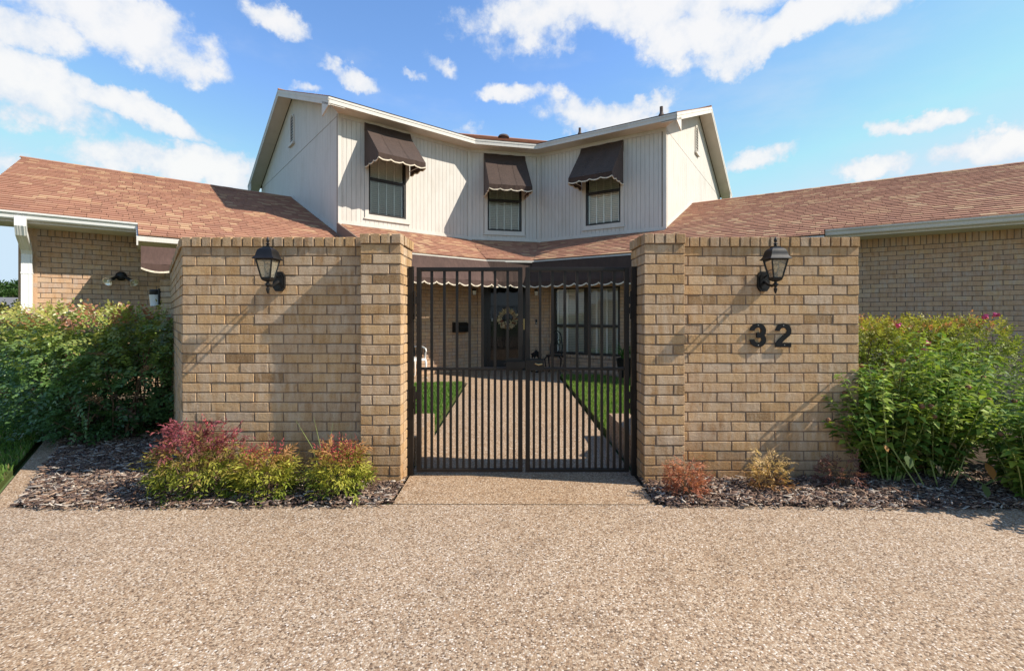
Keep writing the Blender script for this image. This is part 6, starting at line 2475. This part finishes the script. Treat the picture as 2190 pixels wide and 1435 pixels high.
GT = "tall flowering plants in the bed at the right"
tall_plant("tall green plant leaning onto the right end of the numbered wall", 3.00, 3.72, 1.0, 0.42, 50, GT, 41, (-0.25, 0))
tall_plant("tall bushy green plant with brown seed heads in the middle of the right bed", 3.42, 3.80, 1.14, 0.48, 70, GT, 42)
tall_plant("bushy green plant spilling over the drive at the right edge of the bed", 3.70, 3.36, 0.86, 0.46, 60, GT, 43, (0.15, -0.45))
tall_plant("tall green plant against the right hedge behind the seed heads", 3.85, 4.18, 1.14, 0.46, 50, GT, 44)
tall_plant("yellow green plant at the far right edge by the bright lawn", 4.62, 3.75, 0.98, 0.42, 40, GT, 45)
# big drooping old leaves low down in front
old = thing("broad_leaved_weed", "low plant with big drooping and browning leaves in the right bed", "plant", (3.30, 3.42, 0))
spots = [(-0.42, 0.0, 0.30, 0.13, 0), (0.10, -0.06, 0.26, 0.15, 1), (0.02, -0.12, 0.13, 0.12, 0), (0.62, -0.1, 0.30, 0.12, 2), (-0.18, 0.02, 0.22, 0.09, 2), (0.95, -0.05, 0.36, 0.11, 1), (0.52, -0.16, 0.16, 0.10, 0), (-0.55, 0.04, 0.36, 0.07, 1)]
pcol = [(0.085, 0.13, 0.04), (0.40, 0.20, 0.06), (0.17, 0.13, 0.07)]
stt = MB()
for i, (a, b, z, L_, ci) in enumerate(spots):
    n = 1
    V, F, c = leaves(LEAF_OVAL, np.array([[a, b, z]]), np.array([[random.uniform(-0.4, 0.4), -0.5, -0.85]]), np.array([[0.2, -0.8, 0.5]]), np.array([L_ * 0.8]), np.array([L_ * 0.6]), np.array([pcol[ci]]))
    numesh("leaf", V, F, c, M_leaf, old)
    stt.tube([(a * 0.4, 0.12, 0.0), (a * 0.8, 0.1 + b * 0.5, z * 0.8 + 0.05), (a, b, z)], [0.005, 0.004, 0.002], 5)
stt.build("stalk", M_cane, old)
# thin grass blades poking up before the left wall
bl_ = MB()
root = thing("grass_weed", "thin grass blades sticking up between two red tipped shrubs", "weed", (-1.42, 3.55, 0))
for dx, dz in ((-0.24, 0.52), (-0.10, 0.54), (0.05, 0.5)):
    bl_.tube([(0, 0, 0), (dx * 0.45, 0.02, dz * 0.6), (dx, 0.03, dz)], [0.003, 0.0028, 0.0006], 4)
bl_.build("blade", M_cane, root)

# ------------------------------------------------------------------ beyond: neighbour at the far left


def far_tree(label, x, y, h, r, n, col, seed):
    root = thing("tree", label, "tree", (x, y, 0), 0, "trees beyond the left wing")
    r_ = random.Random(seed)
    tk = MB().tube([(0, 0, 0), (0.05, 0, h * 0.3), (0, 0.05, h * 0.6)], [0.18, 0.14, 0.07], 8)
    for k in range(6):
        a = k * 1.05
        tk.tube([(0.02, 0, h * (0.3 + 0.04 * k)), (r * 0.4 * math.cos(a), r * 0.4 * math.sin(a), h * 0.6), (r * 0.7 * math.cos(a), r * 0.7 * math.sin(a), h * 0.75)], [0.07, 0.05, 0.02], 6)
    tk.build("trunk", M_bark, root)
    bx = []
    for k in range(11):
        a = r_.random() * 6.28
        q = r * 0.6 * math.sqrt(r_.random())
        bx.append((q * math.cos(a), q * math.sin(a), h * r_.uniform(0.5, 0.85), r * r_.uniform(0.35, 0.55), r * r_.uniform(0.35, 0.55), h * r_.uniform(0.12, 0.2)))
    p, d = clumps_shell(bx, n)
    m = len(p)
    c = np.array(col) * (0.6 + 0.8 * rng.random((m, 1)))
    V, F, c = leaves(LEAF_OVAL, p, d + rng.normal(0, 0.6, (m, 3)), rng.normal(0, 0.5, (m, 3)) + np.array([0, 0, 1.0]), 0.34 + 0.2 * rng.random(m), 0.24, c)
    numesh("crown", V, F, c, M_leaf, root, "stuff")


far_tree("dark green tree beyond the left end of the house", -79.0, 74, 7.2, 5.5, 7000, (0.05, 0.10, 0.025), 5)
far_tree("paler tree further along behind the left end of the house", -93, 86, 7.0, 6.0, 7000, (0.09, 0.13, 0.035), 6)
far_tree("rounded tree showing left of the white downspout", -72, 68.5, 5.6, 4.0, 6000, (0.06, 0.11, 0.03), 9)
root = thing("neighbour_house", "low grey roofed neighbouring house at the far left edge", "house", (-62, 57, 0), 0.5)
MB().box((-6, 0, 0), (6, 8, 2.3)).build("wall", M_brick2, root)
MB().prism([(-6.5, -0.5, 2.3), (-6.5, 8.5, 2.3), (-6.5, 4, 3.7)], (13, 0, 0)).build("roof", plain("grey_shingle", (0.15, 0.15, 0.155), 0.95, 0.1), root)
MB().box((-1.2, -0.02, 0.9), (0.4, 0.05, 1.9)).build("window", M_dark, root)
# shrub border left of the hedge, bronzed
hc = Vector((-7.9, 7.2, 0))
root = thing("hedge", "bronze topped hedge running on past the left end of the house", "hedge", hc)
BX = [(-7.1, 6.75, 0.7, 0.5, 0.45, 0.68), (-7.8, 7.2, 0.75, 0.6, 0.5, 0.70), (-8.6, 7.7, 0.75, 0.6, 0.5, 0.72), (-7.5, 7.0, 1.05, 0.6, 0.4, 0.36), (-8.3, 7.5, 1.05, 0.6, 0.4, 0.4)]
p, d = clumps_shell(BX, 1500)
n = len(p)
tone = rng.random(n)
V, F, c = sprays(p - np.array([hc.x, hc.y, 0]), d + rng.normal(0, 0.5, (n, 3)), np.tile(np.array([0, -0.25, 1.0]), (n, 1)) + rng.normal(0, 0.3, (n, 3)), 11, 0.15, 0.04, 0.024, LEAF_OVAL, hedge_col, 1.1, True, 0.18, 0.15)
numesh("foliage", V, F, c, M_leaf, root, "stuff")
stems("branch", [(b[0] - hc.x, b[1] - hc.y, *b[2:]) for b in BX], root, 24, 0.012, M_bark)


# ------------------------------------------------------------------ put the empties at the bases
def rebase(root, loc):
    root.location = loc
    inv = Matrix.Translation(-Vector(loc))
    for ch in root.children:
        ch.matrix_parent_inverse = inv


bpy.context.view_layer.update()
rebase(house, (0.0, 11.4, 0.0))
for o in list(C.objects):
    if o.name.startswith("brick_wall") and o.type == "EMPTY":
        rebase(o, (-1.9, YW, 0) if o.name == "brick_wall" else (2.0, YW, 0))
bpy.context.view_layer.update()
